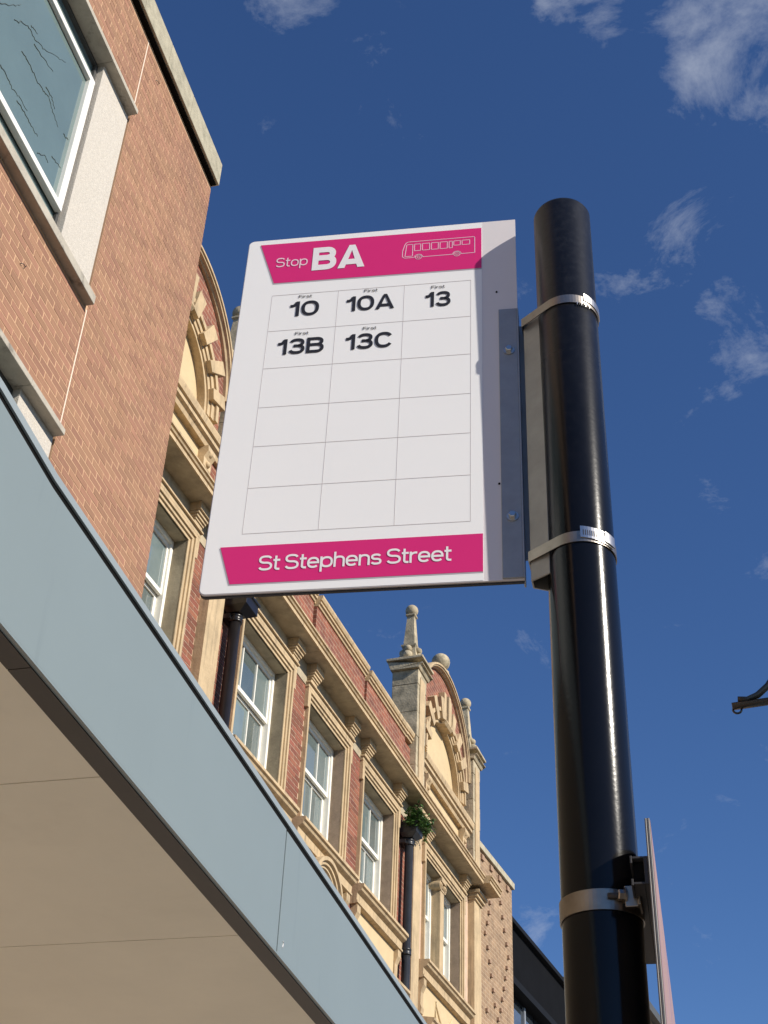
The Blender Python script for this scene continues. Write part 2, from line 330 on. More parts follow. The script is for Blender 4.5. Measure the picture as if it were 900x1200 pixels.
def lay_bricks(parent, rects_ok, s0, s1, z0, z1, material, mw, limit, p=0.0, wl=0.215, hl=0.065, joint=0.010, depth=0.035, visible=None, split=True):
    """stretcher bond; the `limit` bricks that show largest become objects of their own, the rest one part"""
    items = []
    nz = int((z1 - z0) / (hl + joint)) + 1
    for k in range(nz):
        z = z0 + k * (hl + joint) + hl / 2
        if z + hl / 2 > z1 + .002: break
        off = 0 if k % 2 == 0 else (wl + joint) / 2
        # lay from s1 backwards so that the corner is bonded
        e = s1
        first = True
        while e > s0:
            w = wl
            if first and off: w = wl / 2 - joint / 2
            a = max(s0, e - w)
            if e - a > .03:
                for (b0, b1) in rects_ok(a, e, z - hl / 2, z + hl / 2): items.append((b0, b1, z))
            e = a - joint; first = False
    rot = parent.matrix_world if False else None
    scored = []
    Mx = Matrix.Translation(parent.location) @ Matrix.Rotation(parent.rotation_euler[2], 4, 'Z')
    for it in items:
        c = Mx @ Vector(((it[0] + it[1]) / 2, -p, it[2])); x, y, dd = project(c)
        vis = dd > 0 and -5 < x < 905 and -5 < y < 1205 and (visible is None or visible(x, y))
        scored.append((((it[1] - it[0]) / dd ** 2) if vis else -1, it))
    scored.sort(key=lambda q: -q[0])
    singles = [q[1] for q in scored if q[0] > 0][:limit]
    rest = [q[1] for q in scored][len(singles):]
    for (a, b, z) in singles:
        me = brick_mesh(round(b - a, 3), hl, depth, (mw, round(b - a, 3), hl, depth))
        if not me.materials: me.materials.append(M[material])
        o = bpy.data.objects.new('brick', me); o.location = ((a + b) / 2, -(p + random.uniform(-.0010, .0012)), z)
        o.rotation_euler = (random.uniform(-.006, .006), random.uniform(-.004, .004), random.uniform(-.008, .008))
        link(o, parent)
    if rest:
        mb = MB(); c = .0015
        V = []; Fc = []
        for (a, b, z) in rest:
            pp = p + random.uniform(-.0010, .0012); i = len(V)
            h2 = hl / 2
            for (pd, ins) in ((pp - depth, 0), (pp - c, 0), (pp, c)):
                V += [(a + ins, -pd, z - h2 + ins), (b - ins, -pd, z - h2 + ins), (b - ins, -pd, z + h2 - ins), (a + ins, -pd, z + h2 - ins)]
            for r in (0, 4):
                for k in range(4): Fc.append((i + r + k, i + r + (k + 1) % 4, i + r + 4 + (k + 1) % 4, i + r + 4 + k))
            Fc.append((i + 8, i + 9, i + 10, i + 11))
        me = bpy.data.meshes.new('brickwork'); me.from_pydata(V, [], Fc); me.materials.append(M[material])
        o = bpy.data.objects.new('brickwork', me); link(o, parent); o['kind'] = 'stuff'

# ------------------------------------------------------------------ ground, road, kerb
def kerb_x(y): return 0.85 + (0.0075 * y * y if y > 0 else 0)
def strip(name, xs_fn0, xs_fn1, z, m, kind='structure', ys=None):
    ys = ys or [-40 + 4 * k for k in range(11)] + [2 + 2 * k for k in range(30)] + [64, 80, 100]
    b = MB(False); rows = [(b.pt(xs_fn0(y), y, z), b.pt(xs_fn1(y), y, z)) for y in ys]
    for a, c in zip(rows, rows[1:]): b.face((a[0], a[1], c[1], c[0]))
    o = b.build(name, m); o['kind'] = kind; return o
b = MB(False)
b.face([b.pt(-900, -900, -.13), b.pt(900, -900, -.13), b.pt(900, 900, -.13), b.pt(-900, 900, -.13)])
o = b.build('ground', 'asphalt'); o['kind'] = 'structure'
kx = lambda y: kerb_x(min(y, 70))
strip('road', lambda y: kx(y) + .12, lambda y: kx(y) + 8.6, -.122, 'asphalt')
strip('pavement', lambda y: -30, lambda y: kx(y), 0.0, 'paving')
strip('far_pavement', lambda y: kx(y) + 8.72, lambda y: kx(y) + 14, 0.0, 'kerb')
for nm, off in (('kerb', 0.0), ('far_kerb', 8.6)):
    b = MB(False); ys = [-40 + 4 * k for k in range(11)] + [2 + 2 * k for k in range(30)]
    rows = []
    for y in ys:
        x = kx(y) + off
        rows.append([b.pt(x, y, -.128), b.pt(x + .12, y, -.128), b.pt(x + .12, y, -.01), b.pt(x + .105, y, .004), b.pt(x, y, .004)])
    for a, c in zip(rows, rows[1:]):
        for j in range(5): b.face((a[j], a[(j + 1) % 5], c[(j + 1) % 5], c[j]))
    o = b.build(nm, 'kerb'); o['kind'] = 'structure'
for d in (.25, .43):
    strip('road_marking', lambda y, d=d: kx(y) + .12 + d, lambda y, d=d: kx(y) + .12 + d + .09, -.118, 'yellow')

# ------------------------------------------------------------------ modern brick building
BX = -4.84
R90 = math.radians(90)
bb = thing('brick_building', 'pinkish brown brick building with concrete coping and large tinted windows', 'building', (BX, 0, 0), R90)
WIN_S = (2.72, 7.12); PAN_E = 7.74; SLAB_E = 7.715; WIN0 = -6.0
OPEN = [(-9, PAN_E, 10.22, 12.905), (-9, PAN_E, 6.10, 8.80)]
CORN = 9.735; WTOP = 14.16
w = MB()
# backing wall in mortar, with the two window bands left open
zs = [0, 6.10, 8.80, 10.22, 12.905, WTOP]
for k in range(5):
    if (zs[k], zs[k + 1]) in ((6.10, 8.80), (10.22, 12.905)): w.box(PAN_E, CORN - .006, -.45, -.0025, zs[k], zs[k + 1])
    else: w.box(-9, CORN - .006, -.45, -.0025, zs[k], zs[k + 1])
w.build('wall', 'mortar', bb)
w = MB(); w.box(-9, CORN - .02, -9, -.46, 0, WTOP - .3); w.build('building_core', 'black', bb)
def ok_modern(a, e, z0, z1):
    out = [(a, e)]
    for (o0, o1, oz0, oz1) in OPEN:
        if z1 > oz0 and z0 < oz1:
            out = [(max(x0, o1 + .002), x1) for x0, x1 in out if x1 > o1 + .03]
    # movement joint filled with sealant
    res = []
    for x0, x1 in out:
        if x0 < 7.752 and x1 > 7.768 and not (10.22 < z0 < 12.905 or 6.10 < z0 < 8.80):
            for q in ((x0, 7.750), (7.770, x1)):
                if q[1] - q[0] > .02: res.append(q)
        else: res.append((x0, x1))
    return res
def above_canopy(x, y): return y < 455 + 1.49 * x
lay_bricks(bb, ok_modern, 1.0, CORN, 3.9, WTOP, 'brick', 'm', 290, visible=lambda x, y: above_canopy(x, y) and x < 262)
j = MB(); j.box(7.752, 7.768, -.03, .0, 12.905, WTOP).box(7.752, 7.768, -.03, .0, 8.80, 10.22); j.build('sealant_joint', 'sealant', bb)
# return wall of the corner
# coping stones
e = 9.745; first = True
while e > -8:
    a = e - (.96 if first else .68)
    if first: a = 8.765
    c = MB(); c.prof([(-.34, WTOP + .004), (.09, WTOP + .004), (.09, WTOP + .36), (.075, WTOP + .385), (-.34, WTOP + .40)], a + .004, e)
    c.build('coping_stone', 'coping', bb, bevel=.008)
    e = a; first = False
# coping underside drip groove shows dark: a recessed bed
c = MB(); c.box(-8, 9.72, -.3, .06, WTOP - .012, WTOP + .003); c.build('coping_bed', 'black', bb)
def window_band(zs_, zl, main):
    """projecting slabs above and below, a pebbledash panel beside a wide window"""
    for nm, z0, z1, pr in (('lintel', zl, zl + .06, .09), ('sill', zs_, zs_ + .10, .09)):
        c = MB(); step = 2.3; e = SLAB_E
        first = True
        while e > -8:
            a = e - (.62 if (first and nm == 'lintel') else step)
            q = MB(); q.box(a + .003, e, -.1, pr, z0, z1); q.build(nm, 'concrete', bb, bevel=.006); e = a; first = False
    q = MB(); q.box(WIN_S[1] + .006, PAN_E - .02, -.2, -.012, zs_ + .1, zl + .02); q.build('concrete_panel', 'pebble', bb)
    q = MB(); q.box(PAN_E - .022, PAN_E + .004, -.2, -.07, zs_ + .1, zl + .03); q.build('panel_gap', 'black', bb)
    for s_a, s_b in (WIN_S, (-3.0, 2.1)):
        wr = MB(); pf = -.07; zt = zl; zb = zs_ + .10
        # outer frame
        fw = .05
        wr.box(s_a, s_b, pf - .06, pf - .005, zt - .04, zt - .002).box(s_a, s_b, pf - .06, pf - .005, zb + .002, zb + .05)
        wr.box(s_a, s_a + .04, pf - .06, pf - .005, zb + .05, zt - .04).box(s_b - .04, s_b - .002, pf - .06, pf - .005, zb + .05, zt - .04)
        wo_ = wr.build('window', 'edge', bb)
        # sash: white, standing a little proud, narrow strips of glass above and below it
        sa, sb, sz0, sz1 = s_a + .12, s_b - .03, zb + .42, zt - .30
        f = MB(); bw = .07
        f.box(sa, sb, pf - .03, pf + .03, sz1 - bw, sz1).box(sa, sb, pf - .03, pf + .03, sz0, sz0 + bw)
        f.box(sa, sa + bw, pf - .03, pf + .03, sz0 + bw, sz1 - bw).box(sb - bw - .02, sb, pf - .03, pf + .03, sz0 + bw, sz1 - bw)
        f.box((sa + sb) / 2 - .03, (sa + sb) / 2 + .03, pf - .03, pf + .025, sz0 + bw, sz1 - bw)
        f.build('sash', 'upvc', wo_, bevel=.006)
        f = MB()
        f.box(sa + bw - .015, sb - bw - .005, pf - .004, pf + .006, sz0 + bw - .012, sz0 + bw + .006).box(sa + bw - .015, sb - bw - .005, pf - .004, pf + .012, sz1 - bw - .008, sz1 - bw + .01)
        f.build('glazing_bead', 'white', wo_)
        for (a0, a1) in ((sa + bw, (sa + sb) / 2 - .03), ((sa + sb) / 2 + .03, sb - bw - .02)):
            f = MB(); f.box(a0, a1, pf - .02, pf - .012, sz0 + bw, sz1 - bw); f.build('pane', 'glassbig', wo_)
        f = MB(); f.box(s_a + .04, s_b - .04, pf - .05, pf - .04, zb + .05, zt - .04); f.build('backing_pane', 'glassbig', wo_)
        if main and s_b > 5:
            # hairline cracks in the tinted film
            rnd = random.Random(3)
            def crack(pts):
                cc = MB(); path = []
                for (x0, z0_), (x1, z1_) in zip(pts, pts[1:]):
                    for k in range(6):
                        t = k / 6; path.append((x0 + (x1 - x0) * t + rnd.uniform(-.012, .012), pf - .0105, z0_ + (z1_ - z0_) * t + rnd.uniform(-.012, .012)))
                path.append((pts[-1][0], pf - .0105, pts[-1][1]))
                cc.tube(path, [(.0042 * (1 - .75 * i_ / len(path)) + .0012 * rnd.random()) for i_ in range(len(path))], 5); cc.build('crack', 'scratch', wo_)
            def G(x, y):   # photograph position on the pane
                d = RW @ _d(x, y); t = (BX + pf - .012) / d[0]; return (d[1] * t, CAM_H + d[2] * t)
            for L_ in ([(17, 24), (32, 29), (41, 46), (50, 56), (62, 64), (77, 73)], [(26, 60), (35, 77), (44, 96), (52, 108), (57, 113), (62, 132), (68, 149)],
                       [(0, 75), (9, 92), (14, 104), (23, 114), (32, 130)], [(40, 52), (52, 70), (62, 84)], [(54, 104), (60, 112), (64, 128)], [(60, 183), (71, 197)],
                       [(43, 180), (52, 182), (56, 191)], [(20, 118), (30, 134), (38, 150), (44, 160)], [(74, 157), (80, 164)], [(36, 30), (44, 40)], [(0, 4), (12, 6), (24, 5)]):
                crack([G(*q) for q in L_])
window_band(10.22, 12.845, True)
window_band(6.11, 8.74, False)
for (s, z) in ((8.05, 13.86), (6.67, 9.65)):
    q = MB(); q.tube([(s, -.01, z), (s, .012, z + .005), (s + .03, .016, z + .025), (s + .055, .016, z + .02), (s + .07, .014, z + .05)], .0035, 6); q.build('wire_hook', 'iron', bb)
# ------------------------------------------------------------------ shop canopy
can = thing('shop_canopy', 'blue grey metal shop canopy with cream boarded underside', 'canopy', (-1.55, 0, 0), R90)
def fascia(a, b_, z0, z1a, z1b):
    f = MB()
    f.poly([(a + .006, z0), (b_ - .006, z0), (b_ - .006, z1b), (a + .006, z1a)], -.03, 0)
    return f.build('fascia_panel', 'fascia', can, bevel=.002)
joints = [-4.4, -1.4, 1.62, 4.61, 7.62, 9.72]
for a, b_ in zip(joints, joints[1:]):
    if a < 2.5 < b_:
        f = MB(); f.poly([(a + .006, 3.30), (b_ - .006, 3.30), (b_ - .006, 3.757), (2.52, 3.759), (2.2, 3.787), (a + .006, 3.81)], -.03, 0); f.build('fascia_panel', 'fascia', can, bevel=.002)
    else:
        fascia(a, b_, 3.30, 3.82 if b_ < 2 else 3.755, 3.81 if b_ < 2 else 3.755)
q = MB(); q.box(-4.4, 9.72, -.08, -.034, 3.31, 3.80); q.build('fascia_backing', 'black', can)
# black shadow gap, then a folded cap that follows the same line
def capline(s): return 3.757 if s >= 2.52 else (3.757 + (2.52 - s) * .085 if s > 2.2 else 3.784 + (2.2 - s) * .03)
ss = [-4.4, -2, 0, 1, 2.0, 2.2, 2.36, 2.52, 4, 6, 9.72]
q = MB()
for s0, s1 in zip(ss, ss[1:]):
    z0, z1 = capline(s0), capline(s1)
    a = [q.pt(s0, p, z0 + z) for p, z in ((-.5, .0255), (.001, .0255), (.004, .045), (-.5, .060))]
    c = [q.pt(s1, p, z1 + z) for p, z in ((-.5, .0255), (.001, .0255), (.004, .045), (-.5, .060))]
    for k in range(4): q.face((a[k], a[(k + 1) % 4], c[(k + 1) % 4], c[k]))
q.build('cap_flashing', 'fasciacap', can)
q = MB()
for s0, s1 in zip(ss, ss[1:]):
    z0, z1 = capline(s0), capline(s1)
    a = [q.pt(s0, p, z0 + z) for p, z in ((-.5, -.005), (-.006, -.005), (-.006, .026), (-.5, .026))]
    c = [q.pt(s1, p, z1 + z) for p, z in ((-.5, -.005), (-.006, -.005), (-.006, .026), (-.5, .026))]
    for k in range(4): q.face((a[k], a[(k + 1) % 4], c[(k + 1) % 4], c[k]))
q.build('shadow_gap', 'black', can)
q = MB(); q.box(-4.4, 9.72, -.012, .002, 3.2925, 3.299); q.build('bottom_trim', 'fascia', can)
e = -4.4
for a, b_ in zip([-4.4, -1.9, .1, 2.62, 5.6, 8.0], [-1.9, .1, 2.62, 5.6, 8.0, 9.72]):
    q = MB(); q.box(a + .002, b_ - .002, -.074, -.012, 3.289, 3.304); q.build('edge_strip', 'edge', can)
ys = [3.212 + 1.213 * k for k in range(-7, 6)]
ys = [-4.4] + [y for y in ys if -4.3 < y < 9.6] + [9.72]
for a, b_ in zip(ys, ys[1:]):
    q = MB(); q.box(a + .0025, b_ - .0025, -3.28, -.076, 3.296, 3.32); q.build('soffit_board', 'soffit', can)
q = MB(); q.box(-4.4, 9.72, -3.28, -.08, 3.33, 3.76); q.build('canopy_deck', 'slate', can)
q = MB()
q.tube([(4.665, .001, 3.335), (4.672, .001, 3.352), (4.668, .001, 3.36)], .0018, 5); q.build('paint_fleck', 'whiteprint', can)

# ------------------------------------------------------------------ Edwardian building
EA = math.radians(5.178); ED = 6.6
et = Vector((math.sin(EA), math.cos(EA), 0)); en = Vector((math.cos(EA), -math.sin(EA), 0))
eb = thing('edwardian_building', 'red brick and cream stone Edwardian building with curved gables and sash windows', 'building', tuple(-en * ED), R90 - EA)
Z_SILL, Z_HEAD = 9.09, 10.885
WINS = [(13.16 + 2.22 * k, 13.16 + 2.22 * k + 1.41) for k in range(3)]
GC = [10.47, 21.68]                    # gable centres
GWIN = [(GC[0] - 1.02, GC[0] + 1.02), (GC[1] - 1.02, GC[1] + 1.02)]
ALLW = [GWIN[0]] + WINS + [GWIN[1]]
E0, E1 = 8.2, 23.70
w = MB()
edges = [E0] + [x for ab in ALLW for x in ab] + [E1]
for k in range(0, len(edges), 2): w.box(edges[k], edges[k + 1], -.45, -.004, Z_SILL - .3, 11.34)
w.box(E0, E1, -.45, -.004, 0, Z_SILL - .3)
for a, b_ in ALLW: w.box(a, b_, -.45, -.013, Z_HEAD + .02, 11.34)
w.box(12.3, 19.8, -.40, -.31, 11.55, 12.30)     # parapet core
w.build('wall', 'redmortar', eb)
w = MB(); w.box(E0, E1 - .05, -8, -.46, 0, 11.5); w.build('building_core', 'slate', eb)
# bricks of the piers between the windows and of the parapet
strips = [(GWIN[0][1] + .135, 11.97), (12.41, WINS[0][0] - .135), (WINS[0][1] + .135, WINS[1][0] - .135), (WINS[1][1] + .135, WINS[2][0] - .135), (WINS[2][1] + .135, 19.72)]
def ok_strip(a, e, z0, z1):
    out = []
    for (x0, x1) in strips:
        q0, q1 = max(a, x0), min(e, x1)
        if q1 - q0 > .03: out.append((q0, q1))
    return out
lay_bricks(eb, ok_strip, 11.4, 19.72, 7.9, 11.25, 'redbrick', 'r', 280, visible=lambda x, y: above_canopy(x, y))
pier_seg = [(12.3, 15.17, .04), (15.17, 15.27, -.03), (15.27, 17.32, .05), (17.32, 17.42, -.03), (17.42, 19.3, .05), (19.3, 19.75, 0)]
for a, b_, pp in pier_seg:
    w = MB(); w.box(a + .001, b_ - .001, -.30, pp, 11.55, 12.36); w.build('parapet_wall', 'redwall', eb)
    w = MB(); kz = .10 if a > 19.2 else 0
    w.prof([(pp - .3 if False else -.32, 12.36 + kz), (pp + .02, 12.36 + kz), (pp + .03, 12.395 + kz), (pp + .052, 12.40 + kz), (pp + .052, 12.43 + kz), (pp + .03, 12.436 + kz), (pp + .03, 12.452 + kz), (pp + .06, 12.46 + kz), (pp + .078, 12.50 + kz), (pp + .078, 12.53 + kz), (-.32, 12.55 + kz)], a + .001, b_ - .001); w.build('parapet_coping', 'stone', eb)
# main cornice, in lengths
corn = [(-.1, 11.376), (.295, 11.376), (.295, 11.362), (.315, 11.362), (.315, 11.412), (.296, 11.416), (.296, 11.430), (.328, 11.434), (.338, 11.455), (.318, 11.460), (.318, 11.474), (.352, 11.480), (.352, 11.507), (-.1, 11.56)]
cuts = [E0, 10.1, 12.0, 13.4, 14.9, 16.3, 17.9, 19.5, 20.9, 22.3, 23.13]
for a, b_ in zip(cuts, cuts[1:]):
    w = MB(); w.prof(corn, a + .0015, b_ - .0015); w.build('cornice', 'stone', eb)
w = MB(); w.prof([(p + (.12 if p > 0 else 0), z + .0) for p, z in corn], 23.135, 23.86); w.build('cornice', 'stone', eb)
w = MB(); w.box(E0, 23.1, -.02, .008, 11.05, 11.366); w.build('frieze', 'reveal', eb)  # cornice shade put into the frieze by the darker stone
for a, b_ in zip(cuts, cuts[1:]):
    w = MB(); w.box(a + .003, b_ - .003, .0085, .292, 11.364, 11.375); w.build('cornice_soffit', 'reveal', eb)  # underside in darker stone: grime plus shade put into the colour

def sash_window(a, b_, parent_name='window', bars=True, mull=None):
    pf = -.17
    f = MB(); fw = .055
    f.box(a, a + fw, pf - .14, pf, Z_SILL, Z_HEAD).box(b_ - fw, b_, pf - .14, pf, Z_SILL, Z_HEAD)
    f.box(a + fw, b_ - fw, pf - .14, pf, Z_HEAD - .06, Z_HEAD).box(a + fw, b_ - fw, pf - .14, pf + .02, Z_SILL, Z_SILL + .06)
    win = f.build('window', 'white', eb, bevel=.006)
    zm = 10.13
    x0, x1 = a + fw, b_ - fw; xs_ = [x0 + (x1 - x0) * t for t in (1 / 3, 2 / 3)]
    # upper sash stands outside, lower sash inside
    u = MB(); pu = pf - .03
    u.box(x0, x1, pu - .04, pu, zm, zm + .055).box(x0, x1, pu - .04, pu, Z_HEAD - .115, Z_HEAD - .06).box(x0, x0 + .036, pu - .04, pu, zm + .055, Z_HEAD - .115).box(x1 - .036, x1, pu - .04, pu, zm + .055, Z_HEAD - .115)
    if bars:
        for xm in xs_: u.box(xm - .011, xm + .011, pu - .035, pu - .004, zm + .055, Z_HEAD - .115)
    u.build('sash', 'white', win)
    l_ = MB(); pl = pf - .085
    l_.box(x0, x1, pl - .04, pl, zm - .04, zm + .02).box(x0, x1, pl - .04, pl, Z_SILL + .06, Z_SILL + .14).box(x0, x0 + .05, pl - .04, pl, Z_SILL + .14, zm - .04).box(x1 - .05, x1, pl - .04, pl, Z_SILL + .14, zm - .04)
    if bars:
        for xm in xs_: l_.box(xm - .011, xm + .011, pl - .035, pl - .004, Z_SILL + .14, zm - .04)
        ed = [x0 + .05] + [v for xm in xs_ for v in (xm - .011, xm + .011)] + [x1 - .05]
        for q0, q1 in zip(ed[::2], ed[1::2]): l_.box(q0, q1, pl - .035, pl - .004, 9.56, 9.582)
    l_.build('sash', 'white', win)
    ee = [x0 + .03] + [v for xm in xs_ for v in (xm - .011, xm + .011)] + [x1 - .03]
    halves = list(zip(ee[::2], ee[1::2])) if bars else ((x0 + .03, x1 - .03),)
    for q0, q1 in halves:
        g = MB(); g.box(q0, q1, pu - .026, pu - .02, zm + .05, Z_HEAD - .11); g.build('pane', 'glass', win)
        for z0, z1 in (((Z_SILL + .13, 9.56), (9.582, zm - .035)) if bars else ((Z_SILL + .13, zm - .035),)):
            g = MB(); g.box(q0, q1, pl - .026, pl - .02, z0, z1); g.build('pane', 'glass', win)
    return win
def opening_lining(a, b_):
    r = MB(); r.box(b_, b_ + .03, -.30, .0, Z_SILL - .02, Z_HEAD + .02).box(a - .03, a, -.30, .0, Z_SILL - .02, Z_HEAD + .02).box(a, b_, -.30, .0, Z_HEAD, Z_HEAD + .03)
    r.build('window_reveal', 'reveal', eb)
def architrave(a, b_):
    """three fascias stepping out from the opening, with ears at the head"""
    r = MB()
    for (w0, w1, p1) in ((.0, .045, .012), (.045, .09, .034), (.09, .135, .056)):
        r.box(a - w1, a - w0, -.02, p1, Z_SILL - .03, Z_HEAD + w0).box(b_ + w0, b_ + w1, -.02, p1, Z_SILL - .03, Z_HEAD + w0)
        r.box(a - w1, b_ + w1, -.02, p1, Z_HEAD + w0, Z_HEAD + w1)
    # ears
    for x0, x1 in ((a - .18, a - .136), (b_ + .136, b_ + .18)):
        r.box(x0, x1, -.02, .056, Z_HEAD - .16, Z_HEAD + .134)
    r.box(a - .19, b_ + .19, -.02, .056, Z_HEAD + .136, Z_HEAD + .19); r.box(a - .20, b_ + .20, -.02, .085, Z_HEAD + .192, Z_HEAD + .22)
    r.build('architrave', 'stone', eb, bevel=.004)
    for c0 in (a - .06, b_ + .06):
        q = MB()
        for (hw, z0, z1, p1) in ((.10, 11.112, 11.145, .075), (.11, 11.147, 11.175, .09), (.12, 11.177, 11.21, .11), (.13, 11.212, 11.25, .13), (.14, 11.252, 11.362, .155)):
            q.box(c0 - hw, c0 + hw, .0, p1, z0, z1)
        q.build('cornice_block', 'stone', eb, bevel=.004)
def window_sill(a, b_):
    r = MB(); r.prof([(-.2, 9.10), (.20, 9.075), (.205, 9.03), (.18, 9.02), (.165, 8.985), (.15, 8.975), (.105, 8.95), (.10, 8.85), (.115, 8.845), (.115, 8.82), (.08, 8.805), (-.02, 8.80)], a - .30, b_ + .30)
    r.build('window_sill', 'stone', eb)
def apron(a, b_, z0=8.22):
    r = MB(); r.box(a - .12, b_ + .12, -.015, .035, z0, 8.80); r.build('apron_panel', 'plaster', eb)
    for c0 in (a - .19, b_ + .19):
        q = MB(); q.prof([(0, 8.80), (.105, 8.80), (.105, 8.70), (.085, 8.66), (.06, 8.60), (.055, 8.42), (.075, 8.36), (.06, 8.28), (0, 8.24)], c0 - .065, c0 + .065); q.build('console', 'stone', eb, bevel=.004)
for k, (a, b_) in enumerate(WINS):
    sash_window(a, b_); opening_lining(a, b_); architrave(a, b_); window_sill(a, b_)
    if k != 1: apron(a, b_)
for g, (a, b_) in enumerate(GWIN):
    m0 = (a + b_) / 2 - .10; m1 = m0 + .20
    sash_window(a, m0, bars=False); sash_window(m1, b_, bars=False)
    opening_lining(a, b_); architrave(a, b_); window_sill(a, b_); apron(a, b_)
    q = MB(); q.box(m0, m1, -.32, -.01, Z_SILL, Z_HEAD - .22); q.build('mullion', 'stone', eb, bevel=.006)
    q = MB(); q.box(m0 - .03, m1 + .03, -.30, .02, Z_HEAD - .07, Z_HEAD); q.box(m0 - .01, m1 + .01, -.30, .0, Z_HEAD - .22, Z_HEAD - .19)
    for sx in (m0 - .015, m1 + .015):          # scrolls of the Ionic capital
        for rr, pw in ((.075, .0), (.05, .012), (.025, .022)):
            n = 18; a_ = [q.pt(sx + rr * math.cos(2 * math.pi * i / n), -.26, Z_HEAD - .135 + rr * math.sin(2 * math.pi * i / n)) for i in range(n)]
            b2 = [q.pt(sx + rr * math.cos(2 * math.pi * i / n), .0 + pw, Z_HEAD - .135 + rr * math.sin(2 * math.pi * i / n)) for i in range(n)]
            for i in range(n): q.face((a_[i], a_[(i + 1) % n], b2[(i + 1) % n], b2[i]))
            q.face(b2)
    q.build('capital', 'stone', eb)
# faint swag on the gable apron
q = MB(); cx_ = (GWIN[1][0] + GWIN[1][1]) / 2
q.tube([(cx_ - .45 + .09 * k, .04, 8.68 - .28 * math.sin(math.pi * k / 10)) for k in range(11)], .022, 8)
q.tube([(cx_ - .45, .04, 8.7), (cx_ - .47, .04, 8.45), (cx_ - .44, .04, 8.3)], .02, 8); q.tube([(cx_ + .45, .04, 8.7), (cx_ + .47, .04, 8.45), (cx_ + .44, .04, 8.3)], .02, 8)
q.build('carved_swag', 'plaster', eb)
# hoods of the windows below
hood = [(-.02, 8.20), (.06, 8.03), (.10, 8.03), (.12, 8.08), (.20, 8.12), (.22, 8.17), (.25, 8.19), (.25, 8.23), (-.02, 8.27)]
for a, b_ in ((WINS[0][0] - .25, WINS[0][1] + .25), (WINS[2][0] - .25, WINS[2][1] + .30), (GWIN[1][0] - .15, GWIN[1][1] + .15)):
    q = MB(); q.prof(hood, a, b_); q.build('window_hood', 'stone', eb)
# round arched hood and carved niche below the middle window
ac, az_ = 15.96, 8.33
a, b_ = WINS[1]
q = MB(); q.box(a - .12, b_ + .12, -.015, .02, 7.6, 8.80); q.build('apron_panel', 'plaster', eb)
for c0 in (a - .19, b_ + .19):
    q = MB(); q.prof([(0, 8.80), (.105, 8.80), (.105, 8.70), (.085, 8.66), (.06, 8.60), (.055, 8.52), (0, 8.48)], c0 - .065, c0 + .065); q.build('console', 'stone', eb, bevel=.004)
q = MB(); q.ring(ac, az_, [(.36, .0), (.36, .12), (.39, .17), (.42, .17), (.43, .20), (.47, .20), (.48, .235), (.53, .235), (.53, .0)], -8, 188, 30); q.build('arched_hood', 'stone', eb)
q = MB(); q.box(ac - .53, ac - .36, 0, .22, 7.5, 8.28).box(ac + .36, ac + .53, 0, .22, 7.5, 8.28); q.build('arch_pier', 'stone', eb)
q = MB(); q.poly([(ac + .355 * math.cos(math.radians(t)), az_ + .355 * math.sin(math.radians(t))) for t in range(0, 181, 12)], .0, .03); q.build('niche_back', 'stone', eb)
q = MB(); q.lathe((ac, .04), [(.01, 8.02), (.10, 8.05), (.15, 8.15), (.14, 8.26), (.09, 8.32), (.10, 8.40), (.08, 8.47), (.01, 8.5)], 16); q.build('carved_shell', 'stone', eb)

# pilasters and gables
def pilaster(a, b_, narrow):
    q = MB(); q.box(a, b_ - narrow, -.02, .12, 0, 11.12); q.box(b_ - narrow, b_, -.02, .09, 0, 11.12)
    q.box(a - .02, b_ + .02, -.02, .15, 11.125, 11.17).box(a - .04, b_ + .04, -.02, .19, 11.172, 11.235).box(a - .06, b_ + .06, -.02, .23, 11.237, 11.298)
    q.build('pilaster', 'stone', eb, bevel=.005)
pilaster(11.97, 12.41, .11); pilaster(19.72, 20.17, .09); pilaster(23.22, 23.66, .0)
def finial(c, zb, big=True):
    q = MB(); q.box(c[0] - .17, c[0] + .17, c[1] - .17, c[1] + .17, zb, zb + .06)
    q.lathe(c, [(.155, zb + .06), (.115, zb + .30), (.135, zb + .34), (.135, zb + .37)], sq=True)
    q.lathe(c, [(.105, zb + .37), (.062, zb + .98), (.085, zb + 1.0), (.085, zb + 1.03)], sq=True)
    for dx in (-1, 1):      # scrolls on the four sides
        for dy in (0, 1):
            x, y = (c[0] + dx * .16, c[1]) if dy == 0 else (c[0], c[1] + dx * .16)
            q.ball((x, y, zb + .13), .085, 12); q.ball((c[0] + (x - c[0]) * .9, c[1] + (y - c[1]) * .9, zb + .27), .065, 12)
    q.build('finial', 'oldstone', eb)
    q = MB(); q.ball((c[0], c[1], zb + 1.13), .115); q.build('finial_ball', 'oldstone', eb)
def pillar(a, b_, ztop):
    q = MB(); z = 11.62; k = 0
    while z < ztop - .01:
        h = min(.46 + .07 * (k % 2), ztop - z); j = .004 * (k % 2)
        q.box(a + j, b_ - j, -.36, .11 - j, z, z + h - .006); z += h; k += 1
    q.box(a + .02, b_ - .02, -.34, .09, 11.62, ztop); q.build('gable_pillar', 'oldstone', eb, bevel=.008)
    q = MB(); q.box(a + .10, b_ - .10, .11, .125, 11.75, ztop - .12); q.build('pillar_panel', 'stone', eb, bevel=.005)
    q = MB(); q.prof([(-.38, ztop), (.13, ztop), (.17, ztop + .07), (.2, ztop + .09), (.2, ztop + .07), (-.44, ztop + .17)], a - .06, b_ + .06)
    q.box(a - .09, b_ + .09, -.45, .21, ztop + .172, ztop + .22); q.build('pillar_cap', 'oldstone', eb, bevel=.006)
    finial(((a + b_) / 2, -.12), ztop + .22)
